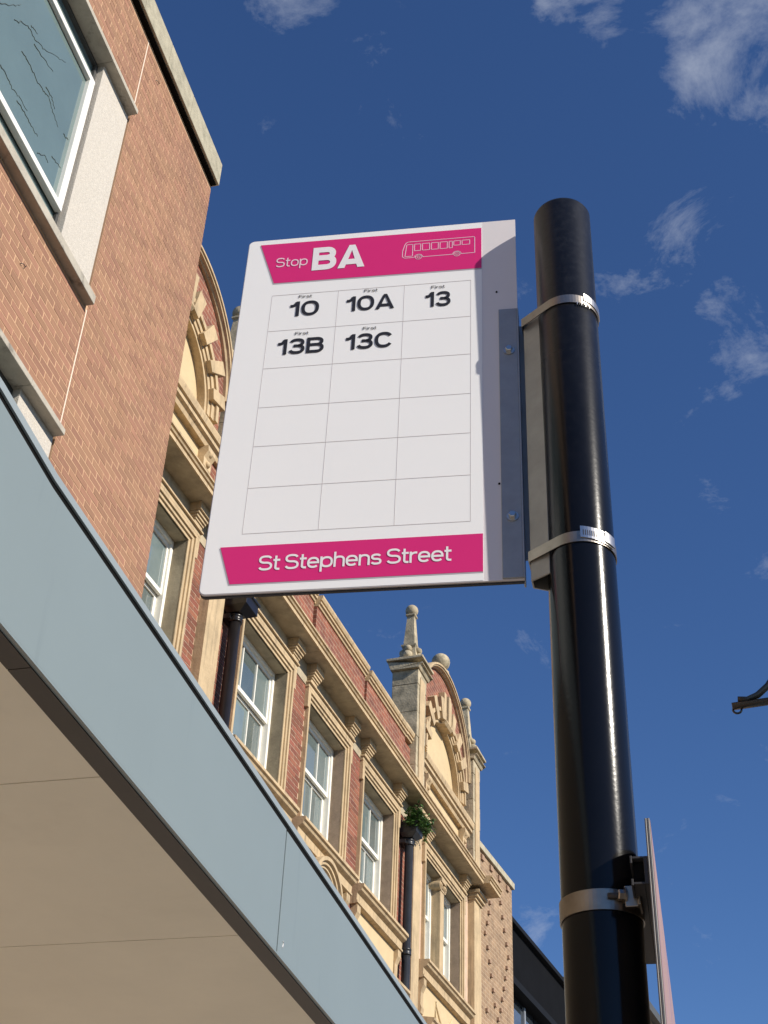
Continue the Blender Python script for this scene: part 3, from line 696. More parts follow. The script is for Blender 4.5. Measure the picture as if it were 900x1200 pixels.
for g, c in enumerate(GC):
    zc2, R2 = 13.36, 1.53; zc1, R1 = 12.80, .97
    # brick spandrel between the arch and the coping
    q = MB(); n = 40
    outer = [(c + 1.475 * math.cos(math.radians(180 - 180 * k / n)), zc2 + 1.475 * math.sin(math.radians(180 - 180 * k / n))) for k in range(n + 1)]
    inner = [(c + 1.22 * math.cos(math.radians(180 * k / n)), zc1 + 1.22 * math.sin(math.radians(180 * k / n))) for k in range(n + 1)]
    ol = [(c - 1.5, zc1)] + outer + [(c + 1.5, zc1)]
    # quads strip by angle
    A = [(c - 1.46, zc1 + .0)] + [(c - 1.46, 13.1)] + outer[2:-2] + [(c + 1.46, 13.1)] + [(c + 1.46, zc1 + .0)]
    m_ = len(A)
    for pp in (-.06,):
        ia = [q.pt(s, pp, z) for s, z in A]; ib = [q.pt(c + 1.22 * math.cos(math.pi * (1 - k / (m_ - 1))), pp, zc1 + 1.22 * math.sin(math.pi * (1 - k / (m_ - 1)))) for k in range(m_)]
        for k in range(m_ - 1): q.face((ia[k], ia[k + 1], ib[k + 1], ib[k]))
        ja = [q.pt(s, pp - .25, z) for s, z in A]
        for k in range(m_ - 1): q.face((ia[k], ja[k], ja[k + 1], ia[k + 1]))
        q.face(ja)
    q.build('gable_brickwork', 'redwall', eb)
    q = MB(); q.poly([(c + R1 * math.cos(math.radians(180 * k / 36)), zc1 + R1 * math.sin(math.radians(180 * k / 36))) for k in range(37)], -.2, -.13); q.build('tympanum', 'plaster', eb)
    q = MB(); q.ring(c, zc1, [(R1, -.2), (R1, -.02), (R1 + .05, -.02), (R1 + .05, .0), (R1 + .12, .0), (R1 + .12, .02), (R1 + .2, .02), (R1 + .2, .05), (R1 + .27, .05), (R1 + .27, -.2)], 0, 180, 40); q.build('archivolt', 'stone', eb)
    for ang in (16, 36, 55, 74, 106, 125, 144, 164):
        r0, r1 = R1 + .06, (1.44 if 30 < ang < 150 else 1.36); hw = .078
        ca_, sa_ = math.cos(math.radians(ang)), math.sin(math.radians(ang))
        pts = [(c + r * ca_ - t * sa_, zc1 + r * sa_ + t * ca_) for r, t in ((r0, -hw), (r1, -hw * 1.25), (r1, hw * 1.25), (r0, hw))]
        q = MB(); q.poly(pts, -.1, .075); q.build('voussoir', 'stone', eb, bevel=.006)
    for dx in (-.15, 0, .15):
        q = MB(); q.poly([(c + dx - .055, zc1 + 1.02), (c + dx + .055, zc1 + 1.02), (c + dx * 1.2 + .06, zc1 + 1.58), (c + dx * 1.2 - .06, zc1 + 1.58)], -.1, .06 + (.03 if dx == 0 else 0)); q.build('keystone', 'stone', eb, bevel=.006)
    q = MB(); q.prof([(-.1, zc1 + .95), (.05, zc1 + .95), (.09, zc1 + 1.0), (.09, zc1 + 1.03), (-.1, zc1 + 1.03)], c - .2, c + .2); q.build('keystone_foot', 'stone', eb, bevel=.005)
    q = MB(); q.ring(c, zc2, [(1.46, -.34), (1.46, -.02), (1.48, .0), (1.485, .035), (1.505, .04), (1.51, .06), (1.545, .06), (1.555, .03), (1.555, -.34)], 1, 179, 48); q.build('gable_coping', 'stone', eb)
    q = MB(); q.lathe((c, -.1), [(.16, zc2 + 1.53), (.16, zc2 + 1.58), (.10, zc2 + 1.61), (.09, zc2 + 1.65)], 16); q.ball((c, -.1, zc2 + 1.80), .175, 24); q.build('gable_ball', 'oldstone', eb)
    # string course and plastered frieze under the arch
    q = MB(); q.prof([(-.2, 12.28), (.04, 12.28), (.06, 12.34), (.10, 12.36), (.10, 12.42), (.13, 12.43), (.145, 12.50), (.145, 12.53), (-.2, 12.60)], c - 1.48, c + 1.48); q.build('string_course', 'stone', eb)
    q = MB(); q.box(c - 1.48, c + 1.48, -.3, -.07, 12.58, zc1); q.build('gable_base', 'stone', eb)
    q = MB(); q.box(c - 1.48, c + 1.48, -.3, -.04, 11.6, 12.30); q.build('gable_frieze', 'plaster', eb)
    for dx in (-1.12, 1.12):
        q = MB(); q.prof([(-.05, 12.28), (.09, 12.28), (.10, 12.20), (.05, 12.12), (.055, 12.0), (.02, 11.93), (-.05, 11.92)], c + dx - .10, c + dx + .10)
        for zz, rr in ((12.21, .06), (12.05, .045)): q.ball((c + dx, .05, zz), rr, 12)
        q.build('carved_bracket', 'stone', eb)
    for x0, x1 in ((c - 1.48, c - 1.26), (c + 1.26, c + 1.48)):
        q = MB(); q.box(x0, x1, -.05, -.01, 11.62, 12.279); q.build('frieze_pier', 'redwall', eb)
pillar(8.47, 8.93, 13.88); pillar(11.98, 12.44, 13.88); pillar(19.72, 20.19, 13.88); pillar(23.20, 23.66, 13.88)
q = MB(); q.box(19.2 * 1.28 - .25, 19.2 * 1.28 + 1.0, -2.3, -1.9, 11.6, 15.62); q.build('chimney', 'slate', eb)
q = MB(); q.box(19.2 * 1.28 - .28, 19.2 * 1.28 + 1.03, -2.33, -1.87, 15.62, 15.68); q.build('chimney_cap', 'oldstone', eb)

# drainpipes
def eworld(s, p, z): return tuple(-en * ED + et * s + en * p + Vector((0, 0, z)))
def drainpipe(s, p, r, hop, ztop, label, m):
    t = thing('drainpipe', label, 'drainpipe', eworld(s, p, 0), R90 - EA, 'cast iron drainpipes on the Edwardian facade')
    q = MB(); q.lathe((0, 0), [(r, 0), (r, ztop)], 20); q.build('pipe', m, t)
    for z in (ztop - .06, ztop - 1.78, ztop - 3.58):
        q = MB(); q.lathe((0, 0), [(r + .002, z - .05), (r + .016, z - .045), (r + .016, z - .025), (r + .01, z - .02), (r + .01, z + .02), (r + .016, z + .025), (r + .016, z + .045), (r + .002, z + .05)], 20)
        q.box(-r - .05, r + .05, -p + .0, -.02, z - .03, z + .03); q.build('pipe_collar', m, t)
    q = MB(); w0, w1, d0, d1 = hop
    i = [q.pt(x, y, z) for (x, y, z) in ((-r - .02, -r - .02, ztop), (r + .02, -r - .02, ztop), (r + .02, r + .02, ztop), (-r - .02, r + .02, ztop), (w0, d0, ztop + .07), (w1, d0, ztop + .07), (w1, d1, ztop + .07), (w0, d1, ztop + .07), (w0, d0, ztop + .20), (w1, d0, ztop + .20), (w1, d1, ztop + .20), (w0, d1, ztop + .20), (w0 - .02, d0, ztop + .205), (w1 + .02, d0, ztop + .205), (w1 + .02, d1 + .02, ztop + .205), (w0 - .02, d1 + .02, ztop + .205), (w0 - .02, d0, ztop + .235), (w1 + .02, d0, ztop + .235), (w1 + .02, d1 + .02, ztop + .235), (w0 - .02, d1 + .02, ztop + .235))]
    for k in range(4):
        for r_ in range(4): q.face((i[r_ * 4 + k], i[r_ * 4 + (k + 1) % 4], i[r_ * 4 + 4 + (k + 1) % 4], i[r_ * 4 + 4 + k]))
    q.face(i[0:4]); q.face(i[16:20]); q.build('hopper', m, t, bevel=.006)
    return t
drainpipe(12.66, .13, .07, (-.15, .19, -.11, .19), 10.56, 'glossy near black drainpipe beside the pilaster, its hopper empty', 'iron')
drainpipe(19.42, .13, .065, (-.14, .18, -.11, .16), 10.63, 'blue black drainpipe whose hopper is sprouting a green plant', 'iron2')
# plant growing out of the hopper
pr = random.Random(11)
pl = thing('plant', 'bushy green weed growing out of the top of a drainpipe hopper', 'plant', eworld(19.44, .16, 10.82), R90 - EA)
q = MB(); leaves = MB()
for k in range(95):
    a = pr.uniform(0, 2 * math.pi); ln = pr.uniform(.10, .40); lean = pr.uniform(.15, 1.0)
    dirv = Vector((math.cos(a) * lean + .25, abs(math.sin(a)) * lean * .8, 1.0 - .25 * lean)).normalized()
    base = Vector((pr.uniform(-.15, .22), pr.uniform(-.06, .1), -.02)); pts = []
    for j in range(6):
        t = j / 5; pts.append(base + dirv * ln * t + Vector((0, 0, -.22 * ln * t * t * lean * 1.6)))
    q.tube(pts, [.006 * (1 - .6 * j / 5) for j in range(6)], 5)
    for j in range(1, 6):
        for _ in range(5):
            c0 = pts[j] + Vector([pr.uniform(-.04, .04) for _ in range(3)]); L_ = pr.uniform(.05, .095); wd = L_ * .5
            d1 = Vector([pr.uniform(-1, 1) for _ in range(3)]); d1.z = pr.uniform(-.7, .5); d1.normalize(); d2 = d1.cross(Vector((pr.uniform(-.4, .4), pr.uniform(-.4, .4), 1))).normalized(); up_ = d1.cross(d2) * .012
            ix = [leaves.pt(*v) for v in (c0, c0 + d1 * L_ * .45 + d2 * wd / 2 + up_, c0 + d1 * L_, c0 + d1 * L_ * .45 - d2 * wd / 2 + up_, c0 + d1 * L_ * .5)]
            leaves.face((ix[0], ix[1], ix[4])); leaves.face((ix[1], ix[2], ix[4])); leaves.face((ix[2], ix[3], ix[4])); leaves.face((ix[3], ix[0], ix[4]))
q.build('stems', 'stem', pl)['kind'] = 'stuff'
leaves.build('leaves', 'leaf', pl)['kind'] = 'stuff'

# ------------------------------------------------------------------ far buildings
FA = math.radians(8.05)
ft = Vector((math.sin(FA), math.cos(FA), 0)); fn = Vector((math.cos(FA), -math.sin(FA), 0))
jp = Vector(eworld(23.74, .02, 0)); FD = -jp.dot(fn); fs0 = jp.dot(ft)
def far_point(x, y, D):
    d = RW @ _d(x, y); d = Vector(d); t = -D / d.dot(fn); P = d * t; return P.dot(ft), P.z + CAM_H
fs1 = far_point(600.5, 1100, FD)[0]
ftop = far_point(600, 1043, FD)[1]
fb = thing('brick_building', 'narrow tan brick building with projecting dark brick studs and thin coping', 'building', tuple(-fn * FD), R90 - FA)
q = MB(); q.box(fs0, fs1, -6, 0, 0, ftop); q.build('wall', 'farwall', fb)
n_ = 6
for k in range(n_):
    a = fs0 + (fs1 - fs0 + .06) * k / n_; b_ = fs0 + (fs1 - fs0 + .06) * (k + 1) / n_
    q = MB(); q.box(a + .003, b_ - .003, -.35, .05, ftop + .002, ftop + .13); q.build('coping_stone', 'farcoping', fb, bevel=.008)
studs = [(110,135),(205,135),(103,222),(222,262),(88,312),(238,378),(70,400),(258,500),(92,528),(275,615),(108,652),(260,708),(123,775),(248,798),(140,905),(235,890),(157,1035),(220,985),(207,1080),(85,1080),(185,1160),(190,20),(120,55)]
for (x, y) in studs:
    s, z = far_point(560 + x / 7.5, 1040 + y / 7.5, FD - .03)
    if s < fs0 + .1 or s > fs1 - .05 or z > ftop - .05: continue
    q = MB(); q.box(s - .04, s + .04, -.02, .045, z - .03, z + .03); q.build('projecting_brick', 'farbrick', fb)
# low corbels below the coping
for k in range(5):
    s = fs0 + .3 + k * .52
    if s < fs1 - .1:
        q = MB(); q.box(s - .07, s + .07, -.02, .035, ftop - .16, ftop - .06); q.build('corbel', 'farbrick', fb)

DD = FD + .25
ds0 = fs1 - .5; dtop = far_point(630, 1121, DD)[1]
db = thing('dark_building', 'charcoal clad building with a flat roof and ribbon windows beyond the tan brick', 'building', tuple(-fn * DD), R90 - FA)
zw = far_point(604, 1150, DD)[1]
q = MB(); q.box(ds0, ds0 + 16, -8, 0, zw, dtop); q.box(ds0, ds0 + 16, -8, -.25, 0, zw - .001); q.build('wall', 'clad', db)
q = MB(); q.box(ds0 - .02, ds0 + 16.02, -8, .10, dtop + .002, dtop + .10); q.build('roof_edge', 'cladedge', db, bevel=.01)
q = MB(); q.box(ds0, ds0 + 16, -.24, .07, zw - .14, zw - .004); q.build('ledge', 'cladedge', db)
for k in range(10):
    a = ds0 + .2 + k * 1.55
    q = MB(); q.box(a, a + 1.5, -.24, -.17, zw - 1.9, zw - .145)
    wq = q.build('window', 'cladedge', db)
    q = MB(); q.box(a + .06, a + .70, -.168, -.16, zw - 1.84, zw - .25); q.build('pane', 'darkglass', wq)
    q = MB(); q.box(a + .80, a + 1.44, -.168, -.16, zw - 1.84, zw - .25); q.build('pane', 'darkglass', wq)
    q = MB(); q.box(a + .71, a + .79, -.168, -.12, zw - 1.88, zw - .2); q.build('mullion', 'galv', wq)
    q = MB(); q.box(a - .02, a + 1.52, -.25, -.02, zw - 2.1, zw - 1.91); q.build('window_sill', 'cladedge', wq)
for k in range(3):
    q = MB(); q.box(ds0, ds0 + 16, -.24, -.2, .4 + k * 3, 1.0 + k * 3); q.build('spandrel_panel', 'clad', db)
# end of a lower roof far up the street
dfar = RW @ _d(769, 1196); tt = 60 / dfar[1]
hx, hz_ = dfar[0] * tt, CAM_H + dfar[2] * tt
hb = thing('distant_building', 'low dark flat roofed building glimpsed between post and side sign', 'building', (hx, 60, 0), R90 - FA)
q = MB(); q.box(-6, 6, -8, 0, 0, hz_ - .35); q.build('wall', 'farwall', hb)
q = MB(); q.box(-6.2, 6.2, -8.2, .3, hz_ - .34, hz_); q.build('roof_edge', 'slate', hb)
for k in range(5):
    for z in (4, 8, 12):
        q = MB(); q.box(-5 + 2.2 * k, -3.8 + 2.2 * k, -.05, .03, z, z + 1.7); wq = q.build('window', 'white', hb)
        q = MB(); q.box(-4.92 + 2.2 * k, -3.88 + 2.2 * k, .031, .04, z + .08, z + 1.62); q.build('pane', 'glass', wq)

# ------------------------------------------------------------------ unseen terrace added across the street to shade the road and block low sky
ob = thing('added_terrace', 'added two storey brick terrace out of view across the road, shading the street', 'building', (13.6, 34, 0), -R90)
q = MB(); q.box(0, 60, -8, 0, 0, 7.7); q.build('wall', 'farwall', ob)
q = MB(); q.box(-.05, 60.05, -8, .08, 7.702, 7.9); q.build('coping', 'farcoping', ob)
for k in range(20):
    a = .6 + 3.0 * k
    q = MB(); q.box(a, a + 1.6, -.05, .02, 4.3, 6.3); wq = q.build('window', 'white', ob)
    q = MB(); q.box(a + .08, a + 1.52, .021, .03, 4.38, 6.22); q.build('pane', 'glass', wq)
    q = MB(); q.box(a - .3, a + 2.4, -.05, .03, .3, 2.8); wq = q.build('shop_window', 'cladedge', ob)
    q = MB(); q.box(a - .2, a + 2.3, .031, .04, .5, 2.7); q.build('pane', 'darkglass', wq)

# ------------------------------------------------------------------ bus stop post
PC = (-.1372, 1.5339); PR = .045; PTOP = 3.352
post = thing('bus_stop_post', 'glossy black round steel post carrying the bus stop sign', 'post', (PC[0], PC[1], 0))
q = MB(False); q.lathe((0, 0), [(PR, -.05), (PR, 1.0), (PR, 2.0), (PR, 2.7), (PR, PTOP - .006), (PR - .002, PTOP - .0015), (PR - .006, PTOP), (.001, PTOP)], 96); q.build('post', 'post', post)
def hull_path(extra, r, n=64):
    pts = [(r * math.cos(2 * math.pi * k / n), r * math.sin(2 * math.pi * k / n)) for k in range(n)] + extra
    pts = sorted(set(pts))
    def half(ps):
        h = []
        for p in ps:
            while len(h) > 1 and (h[-1][0] - h[-2][0]) * (p[1] - h[-2][1]) - (h[-1][1] - h[-2][1]) * (p[0] - h[-2][0]) <= 0: h.pop()
            h.append(p)
        return h
    a = half(pts); c = half(pts[::-1]); return a[:-1] + c[:-1]
def band(z0, z1, extra, r=PR + .0006, th=.0012, tilt=(0, 0), m='band', name='clamp_band'):
    q = MB(False); inn = hull_path(extra, r); k_ = 1 + th / r
    n = len(inn); rows = []
    for (x, y) in inn:
        dz = tilt[0] * x + tilt[1] * y
        rows.append([q.pt(x, y, z0 + dz), q.pt(x * k_, y * k_, z0 + dz), q.pt(x * k_, y * k_, z1 + dz), q.pt(x, y, z1 + dz)])
    for i in range(n):
        a, c = rows[i], rows[(i + 1) % n]
        for j in range(4): q.face((a[j], a[(j + 1) % 4], c[(j + 1) % 4], c[j]))
    return q.build(name, m, post)
CH = [(-.0675, -.010), (-.0675, .010)]
band(3.1105, 3.1265, CH, tilt=(.02, -.03)); band(2.6725, 2.689, CH, tilt=(-.02, -.02))
def on_band(ang0, ang1, r0, r1, z0, z1, slope=0.0, n=10, name='screw_housing', m='steel'):
    q = MB(False); rows = []
    for k in range(n + 1):
        t = k / n; a = math.radians(ang0 + (ang1 - ang0) * t); dz = slope * (t - .5)
        rows.append([q.pt(r * math.cos(a), r * math.sin(a), z + dz) for r, z in ((r0, z0), (r1, z0), (r1, z1), (r0, z1))])
    for a, c in zip(rows, rows[1:]):
        for j in range(4): q.face((a[j], a[(j + 1) % 4], c[(j + 1) % 4], c[j]))
    q.face(rows[0]); q.face(rows[-1][::-1]); return q.build(name, m, post)
# upper band: loose tail that overlaps, slots seen end on
on_band(-52, 8, PR + .002, PR + .0032, 3.117, 3.131, -.006)
for k in range(7):
    on_band(-66 + k * 4.2, -64.6 + k * 4.2, PR + .0019, PR + .0028, 3.1075, 3.1135, 0, 1, 'band_slot', 'signedge' if k % 2 else 'steel')
# lower band: straight slotted tail
on_band(-84, -26, PR + .002, PR + .0034, 2.676, 2.694, -.006)
on_band(-44, -22, PR + .0036, PR + .0052, 2.676, 2.692, -.002, 6)
for k in range(10):
    on_band(-80 + k * 3.4, -78.6 + k * 3.4, PR + .0034, PR + .0038, 2.6825 - .0003 * k, 2.6905 - .0003 * k, 0, 1, 'band_slot', 'signedge')
# third band: broad, bolted to the rail of the side sign
band(2.179, 2.2025, [], r=PR + .0006, th=.0016, m='band')
q = MB(False); q.box(.030, .0445, -.047, -.0415, 2.180, 2.204); q.box(.0440, .0475, -.050, -.02, 2.181, 2.2065); q.build('band_lug', 'band', post, bevel=.001)
q = MB(False); n = 6
def hexbolt(cx, cy, cz, r, ln, axis, name, m, parent, dome=False):
    q = MB(False); ax = Vector(axis).normalized(); u = ax.cross(Vector((0, 0, 1))).normalized(); w_ = ax.cross(u); c = Vector((cx, cy, cz))
    def rg(rr, t, n, ph=0): return [q.pt(*(c + ax * t + (u * math.cos(2 * math.pi * (k + ph) / n) + w_ * math.sin(2 * math.pi * (k + ph) / n)) * rr)) for k in range(n)]
    def loft(a, b_, sm=False):
        for k in range(len(a)): q.face((a[k], a[(k + 1) % len(a)], b_[(k + 1) % len(a)], b_[k]), sm)
    a = rg(r * 1.45, 0, 20); b_ = rg(r * 1.45, ln * .22, 20); loft(a, b_); q.face(b_); q.face(a[::-1])
    a = rg(r, ln * .22, 6); b_ = rg(r, ln * .85, 6); c_ = rg(r * .82, ln, 6); loft(a, b_); loft(b_, c_); q.face(c_)
    return q.build(name, m, parent)
hexbolt(.031, -.0435, 2.194, .0062, .009, (-1, -.35, 0), 'bolt', 'band', post)
q = MB(False); q.tube([(.012, -.0475, 2.1935), (.031, -.0435, 2.194)], .0034, 8); q.build('bolt_shank', 'signedge', post)
# saddle channel that the sign bracket is strapped by
q = MB(False)
def plate(q, x0, y0, x1, y1, th, z0, z1):
    d = Vector((x1 - x0, y1 - y0)); n = Vector((-d.y, d.x)).normalized() * th
    i = [q.pt(x, y, z) for z in (z0, z1) for (x, y) in ((x0, y0), (x1, y1), (x1 + n.x, y1 + n.y), (x0 + n.x, y0 + n.y))]
    for f in ((3, 2, 1, 0), (4, 5, 6, 7), (0, 1, 5, 4), (1, 2, 6, 5), (2, 3, 7, 6), (3, 0, 4, 7)): q.face([i[k] for k in f])

# ------------------------------------------------------------------ bus stop sign
TILT = math.radians(-.75)
SA = math.radians(5.114)
sn_front = Vector((math.sin(SA), -math.cos(SA), 0))
HOFF = .004 
sg = thing('bus_stop_sign', 'white bus stop sign with magenta bands and a grid of route numbers', 'sign', (PC[0] + sn_front.x * (-HOFF + .0033), PC[1] + sn_front.y * (-HOFF + .0033), 2.65), SA)
sg.rotation_euler = (TILT, 0, SA)
SX0, SX1, SZ0, SZ1 = -.5214, -.0757, .0, .719
def rounded(x0, x1, z0, z1, r, which, n=6):
    pts = []
    for (cx, cz, a0, key) in ((x1, z1, 0, 'tr'), (x0, z1, 90, 'tl'), (x0, z0, 180, 'bl'), (x1, z0, 270, 'br')):
        if key in which:
            ox = cx - r if cx == x1 else cx + r; oz = cz - r if cz == z1 else cz + r
            pts += [(ox + r * math.cos(math.radians(a0 + 90 * k / n)), oz + r * math.sin(math.radians(a0 + 90 * k / n))) for k in range(n + 1)]
        else: pts.append((cx, cz))
    return pts
q = MB(); q.poly(rounded(SX0, SX1, SZ0, SZ1, .010, ('tl', 'bl')), -.0035, 0); q.build('sign_panel', 'panel', sg)
q = MB(); q.poly(rounded(SX0 + .0004, SX1 - .0004, SZ0 - .0025, SZ1 - .002, .010, ('tl', 'bl')), -.0075, -.0036); q.build('sign_backing', 'signedge', sg)
q = MB(); q.poly(rounded(SX0 + .0012, -.1305, SZ0 + .0012, SZ1 - .0012, .009, ('tl', 'bl')), .0001, .0005); q.build('sticker', 'sticker', sg)
lay = lambda k: (.0005 + .00025 * k, .0007 + .00025 * k)
def flat(name, pts, m, parent, k):
    q = MB(); a, b_ = lay(k); q.poly(pts, a, b_); return q.build(name, m, parent)
HD = [(-.5010, .7085), (-.1307, .7040), (-.1307, .6075), (-.4700, .6130)]
HD = [(-.5005, .7075), (-.1308, .7045), (-.1308, .6090), (-.4700, .6120)]
FT = [(-.4990, .0795), (-.1306, .0790), (-.1306, .0155), (-.4790, .0155)]
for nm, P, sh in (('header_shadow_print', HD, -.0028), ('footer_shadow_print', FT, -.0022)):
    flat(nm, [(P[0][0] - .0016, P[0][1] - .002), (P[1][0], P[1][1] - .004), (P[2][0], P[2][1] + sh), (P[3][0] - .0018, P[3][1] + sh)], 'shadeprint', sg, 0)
hd = flat('header_band', HD[::-1], 'pink', sg, 1)
fo = flat('footer_band', FT[::-1], 'pink', sg, 1)
# route grid
gx = [-.4700, -.3610, -.2540, -.1478]; gz = [.5826, .5016, .4206, .3397, .2625, .1839, .1014]
q = MB(); a, b_ = lay(0); lw = .00032
for x in gx: q.poly([(x - lw, gz[-1]), (x + lw, gz[-1]), (x + lw, gz[0]), (x - lw, gz[0])], a, b_)
for z in gz: q.poly([(gx[0], z - lw), (gx[-1], z - lw), (gx[-1], z + lw), (gx[0], z + lw)], a + .0001, b_ + .0001)
q.build('grid_lines', 'greyprint', sg)

def glyph(ch, w):
    """wide grotesque letter as centre lines: (advance, [strokes], [polygons]); cap height 1"""
    h = w / 2
    def arc(cx, cy, rx, ry, a0, a1, n=22, e=2.35):
        out = []
        for k in range(n + 1):
            a = math.radians(a0 + (a1 - a0) * k / n); c_, s_ = math.cos(a), math.sin(a)
            out.append((cx + rx * math.copysign(abs(c_) ** (2 / e), c_), cy + ry * math.copysign(abs(s_) ** (2 / e), s_)))
        return out
    X = .73
    def ess(W, H):
        m = H * .515; rt = (H - h - m) / 2; rb = (m - h) / 2; c = W / 2
        return arc(c - .005, m + rt, c - h - .02, rt, 18, 270) + arc(c, h + rb, c - h, rb, 90, -162)[1:]
    if ch == ' ': return .20, [], []
    if ch == '0': return .90, [arc(.45, .5, .45 - h, .5 - h, 0, 360, 40)], []
    if ch == '1': return .50, [[(.48 - h, 0), (.48 - h, 1)], [(.0, .70), (.16, .715), (.27, .78), (.33, .90), (.48 - w, 1 - .3 * h)]], []
    if ch == '3':
        m = .525; rt = (1 - h - m) / 2; rb = (m - h) / 2
        return .84, [arc(.41, m + rt, .385 - h, rt, 170, -90) + arc(.41, h + rb, .42 - h, rb, 90, -168)[1:], [(.24, m), (.42, m)]], []
    if ch == 'A':
        hw = h * 1.14; W = 1.0
        return W, [[(.2, .26), (.8, .26)]], [[(0, 0), (2 * hw, 0), (.5 + hw * .55, 1), (.5 - hw * .85, 1)], [(W - 2 * hw, 0), (W, 0), (.5 + hw * .85, 1), (.5 - hw * .55, 1)]]
    if ch == 'B':
        m = .53; rt = (1 - h - m) / 2; rb = (m - h) / 2
        return .90, [[(h, 0), (h, 1)], [(w * .9, 1 - h)] + arc(.50, m + rt, .36 - h, rt, 90, -90) + [(w * .9, m)], [(w * .9, m)] + arc(.50, h + rb, .40 - h, rb, 90, -90) + [(w * .9, h)]], []
    if ch == 'C': return .92, [arc(.47, .5, .47 - h, .5 - h, 33, 327, 34)], []
    if ch == 'S': return .86, [ess(.86, 1.0)], []
    if ch == 's': return .66, [ess(.66, X)], []
    if ch == 'F': return .70, [[(h, 0), (h, 1)], [(w * .9, 1 - h), (.70, 1 - h)], [(w * .9, .5), (.64, .5)]], []
    if ch == 't': return .42, [[(.16, .95), (.16, .2)] + arc(.16 + .17, .2, .17, .2 - h, 180, 262, 10) + [(.42, h * .95)], [(0, X - h), (.42, X - h)]], []
    if ch == 'o': return .76, [arc(.38, X / 2, .38 - h, X / 2 - h, 0, 360, 36)], []
    if ch == 'p': return .78, [[(h, -.27), (h, X)], arc(.40, X / 2, .38 - h, X / 2 - h, 0, 360, 36)], []
    if ch == 'e': return .74, [[(w * .9, X * .50), (.74 - w * .9, X * .50)], arc(.37, X / 2, .37 - h, X / 2 - h, 0, 318, 34), [(.74 - h, X / 2 + .01), (.74 - h, X * .5 - h)]], []
    if ch in 'hn': return .68, [[(h, 0), (h, 1 if ch == 'h' else X)], arc(.34, X - h - .22, .34 - h, .22, 172, 0, 18) + [(.68 - h, 0)]], []
    if ch == 'r': return .46, [[(h, 0), (h, X)], arc(.42, X - h - .26, .42 - h, .26, 172, 92, 10) + [(.46, X - h)]], []
    if ch == 'i': return w, [[(h, 0), (h, X)], [(h, .86), (h, 1.0)]], []
    return .5, [], []
def text(s, x0, x1, z0, z1, m, parent, k, name, weight=0.14, gap=.13):
    """flat lettering fitted to a box measured on the sign (z0 baseline, z1 cap height)"""
    mb = MB(); pf = lay(k)[1]; x = 0; V = []; Fs = []; dep = 0
    polys = []
    for ch in s:
        adv, strokes, pg = glyph(ch, weight)
        for st in strokes:
            st = [q for i_, q in enumerate(st) if i_ == 0 or (abs(q[0] - st[i_ - 1][0]) + abs(q[1] - st[i_ - 1][1])) > 1e-5]
            closed = abs(st[0][0] - st[-1][0]) + abs(st[0][1] - st[-1][1]) < 1e-4
            n = len(st); L_, R_ = [], []
            for i_ in range(n):
                a_ = st[i_ - 1] if i_ > 0 else (st[-2] if closed else st[0]); b_ = st[i_ + 1] if i_ < n - 1 else (st[1] if closed else st[-1])
                def nrm(p, q):
                    d = Vector((q[0] - p[0], q[1] - p[1])); return Vector((-d.y, d.x)).normalized() if d.length > 1e-9 else None
                n1 = nrm(a_, st[i_]); n2 = nrm(st[i_], b_); nn = n1 or n2
                if n1 and n2:
                    nn = (n1 + n2); nn = nn.normalized() if nn.length > 1e-6 else n1
                    nn = nn / max(.5, nn.dot(n1))
                L_.append((x + st[i_][0] + nn.x * weight / 2, st[i_][1] + nn.y * weight / 2)); R_.append((x + st[i_][0] - nn.x * weight / 2, st[i_][1] - nn.y * weight / 2))
            for i_ in range(n - 1): polys.append(([L_[i_], L_[i_ + 1], R_[i_ + 1], R_[i_]], dep))
            dep += 1
        for q in pg: polys.append(([(x + a_, b_) for a_, b_ in q], dep)); dep += 1
        x += adv + gap
    W = x - gap; sx = (x1 - x0) / W; sz = z1 - z0
    for q, dp in polys:
        mb.face([mb.pt(x0 + a_ * sx, pf + (dp % 5) * 1.5e-5, z0 + b_ * sz) for a_, b_ in q])
    return mb.build(name, m, parent)
text('Stop', -.4705, -.4170, .6490, .6715, 'pinkprint', hd, 3, 'lettering', .12, .08)
text('BA', -.4092, -.3215, .6345, .6890, 'whiteprint', hd, 3, 'lettering', .23, .06)
text('St Stephens Street', -.4412, -.1735, .0355, .0610, 'whiteprint', fo, 3, 'lettering', .135, .05)
for s, x0, x1, z in (('10', -.4378, -.3905, .5310), ('10A', -.3460, -.2690, .5325), ('13', -.2195, -.1795, .5285), ('13B', -.4505, -.3770, .4475), ('13C', -.3425, -.2690, .4475)):
    text(s, x0, x1, z, z + .0335, 'print', sg, 2, 'route_number', .178, .08)
    xm = (x0 + x1) / 2 - .0005
    text('First', xm - .0108, xm + .0108, z + .0408, z + .0476, 'print', sg, 2, 'operator_name', .13, .12)
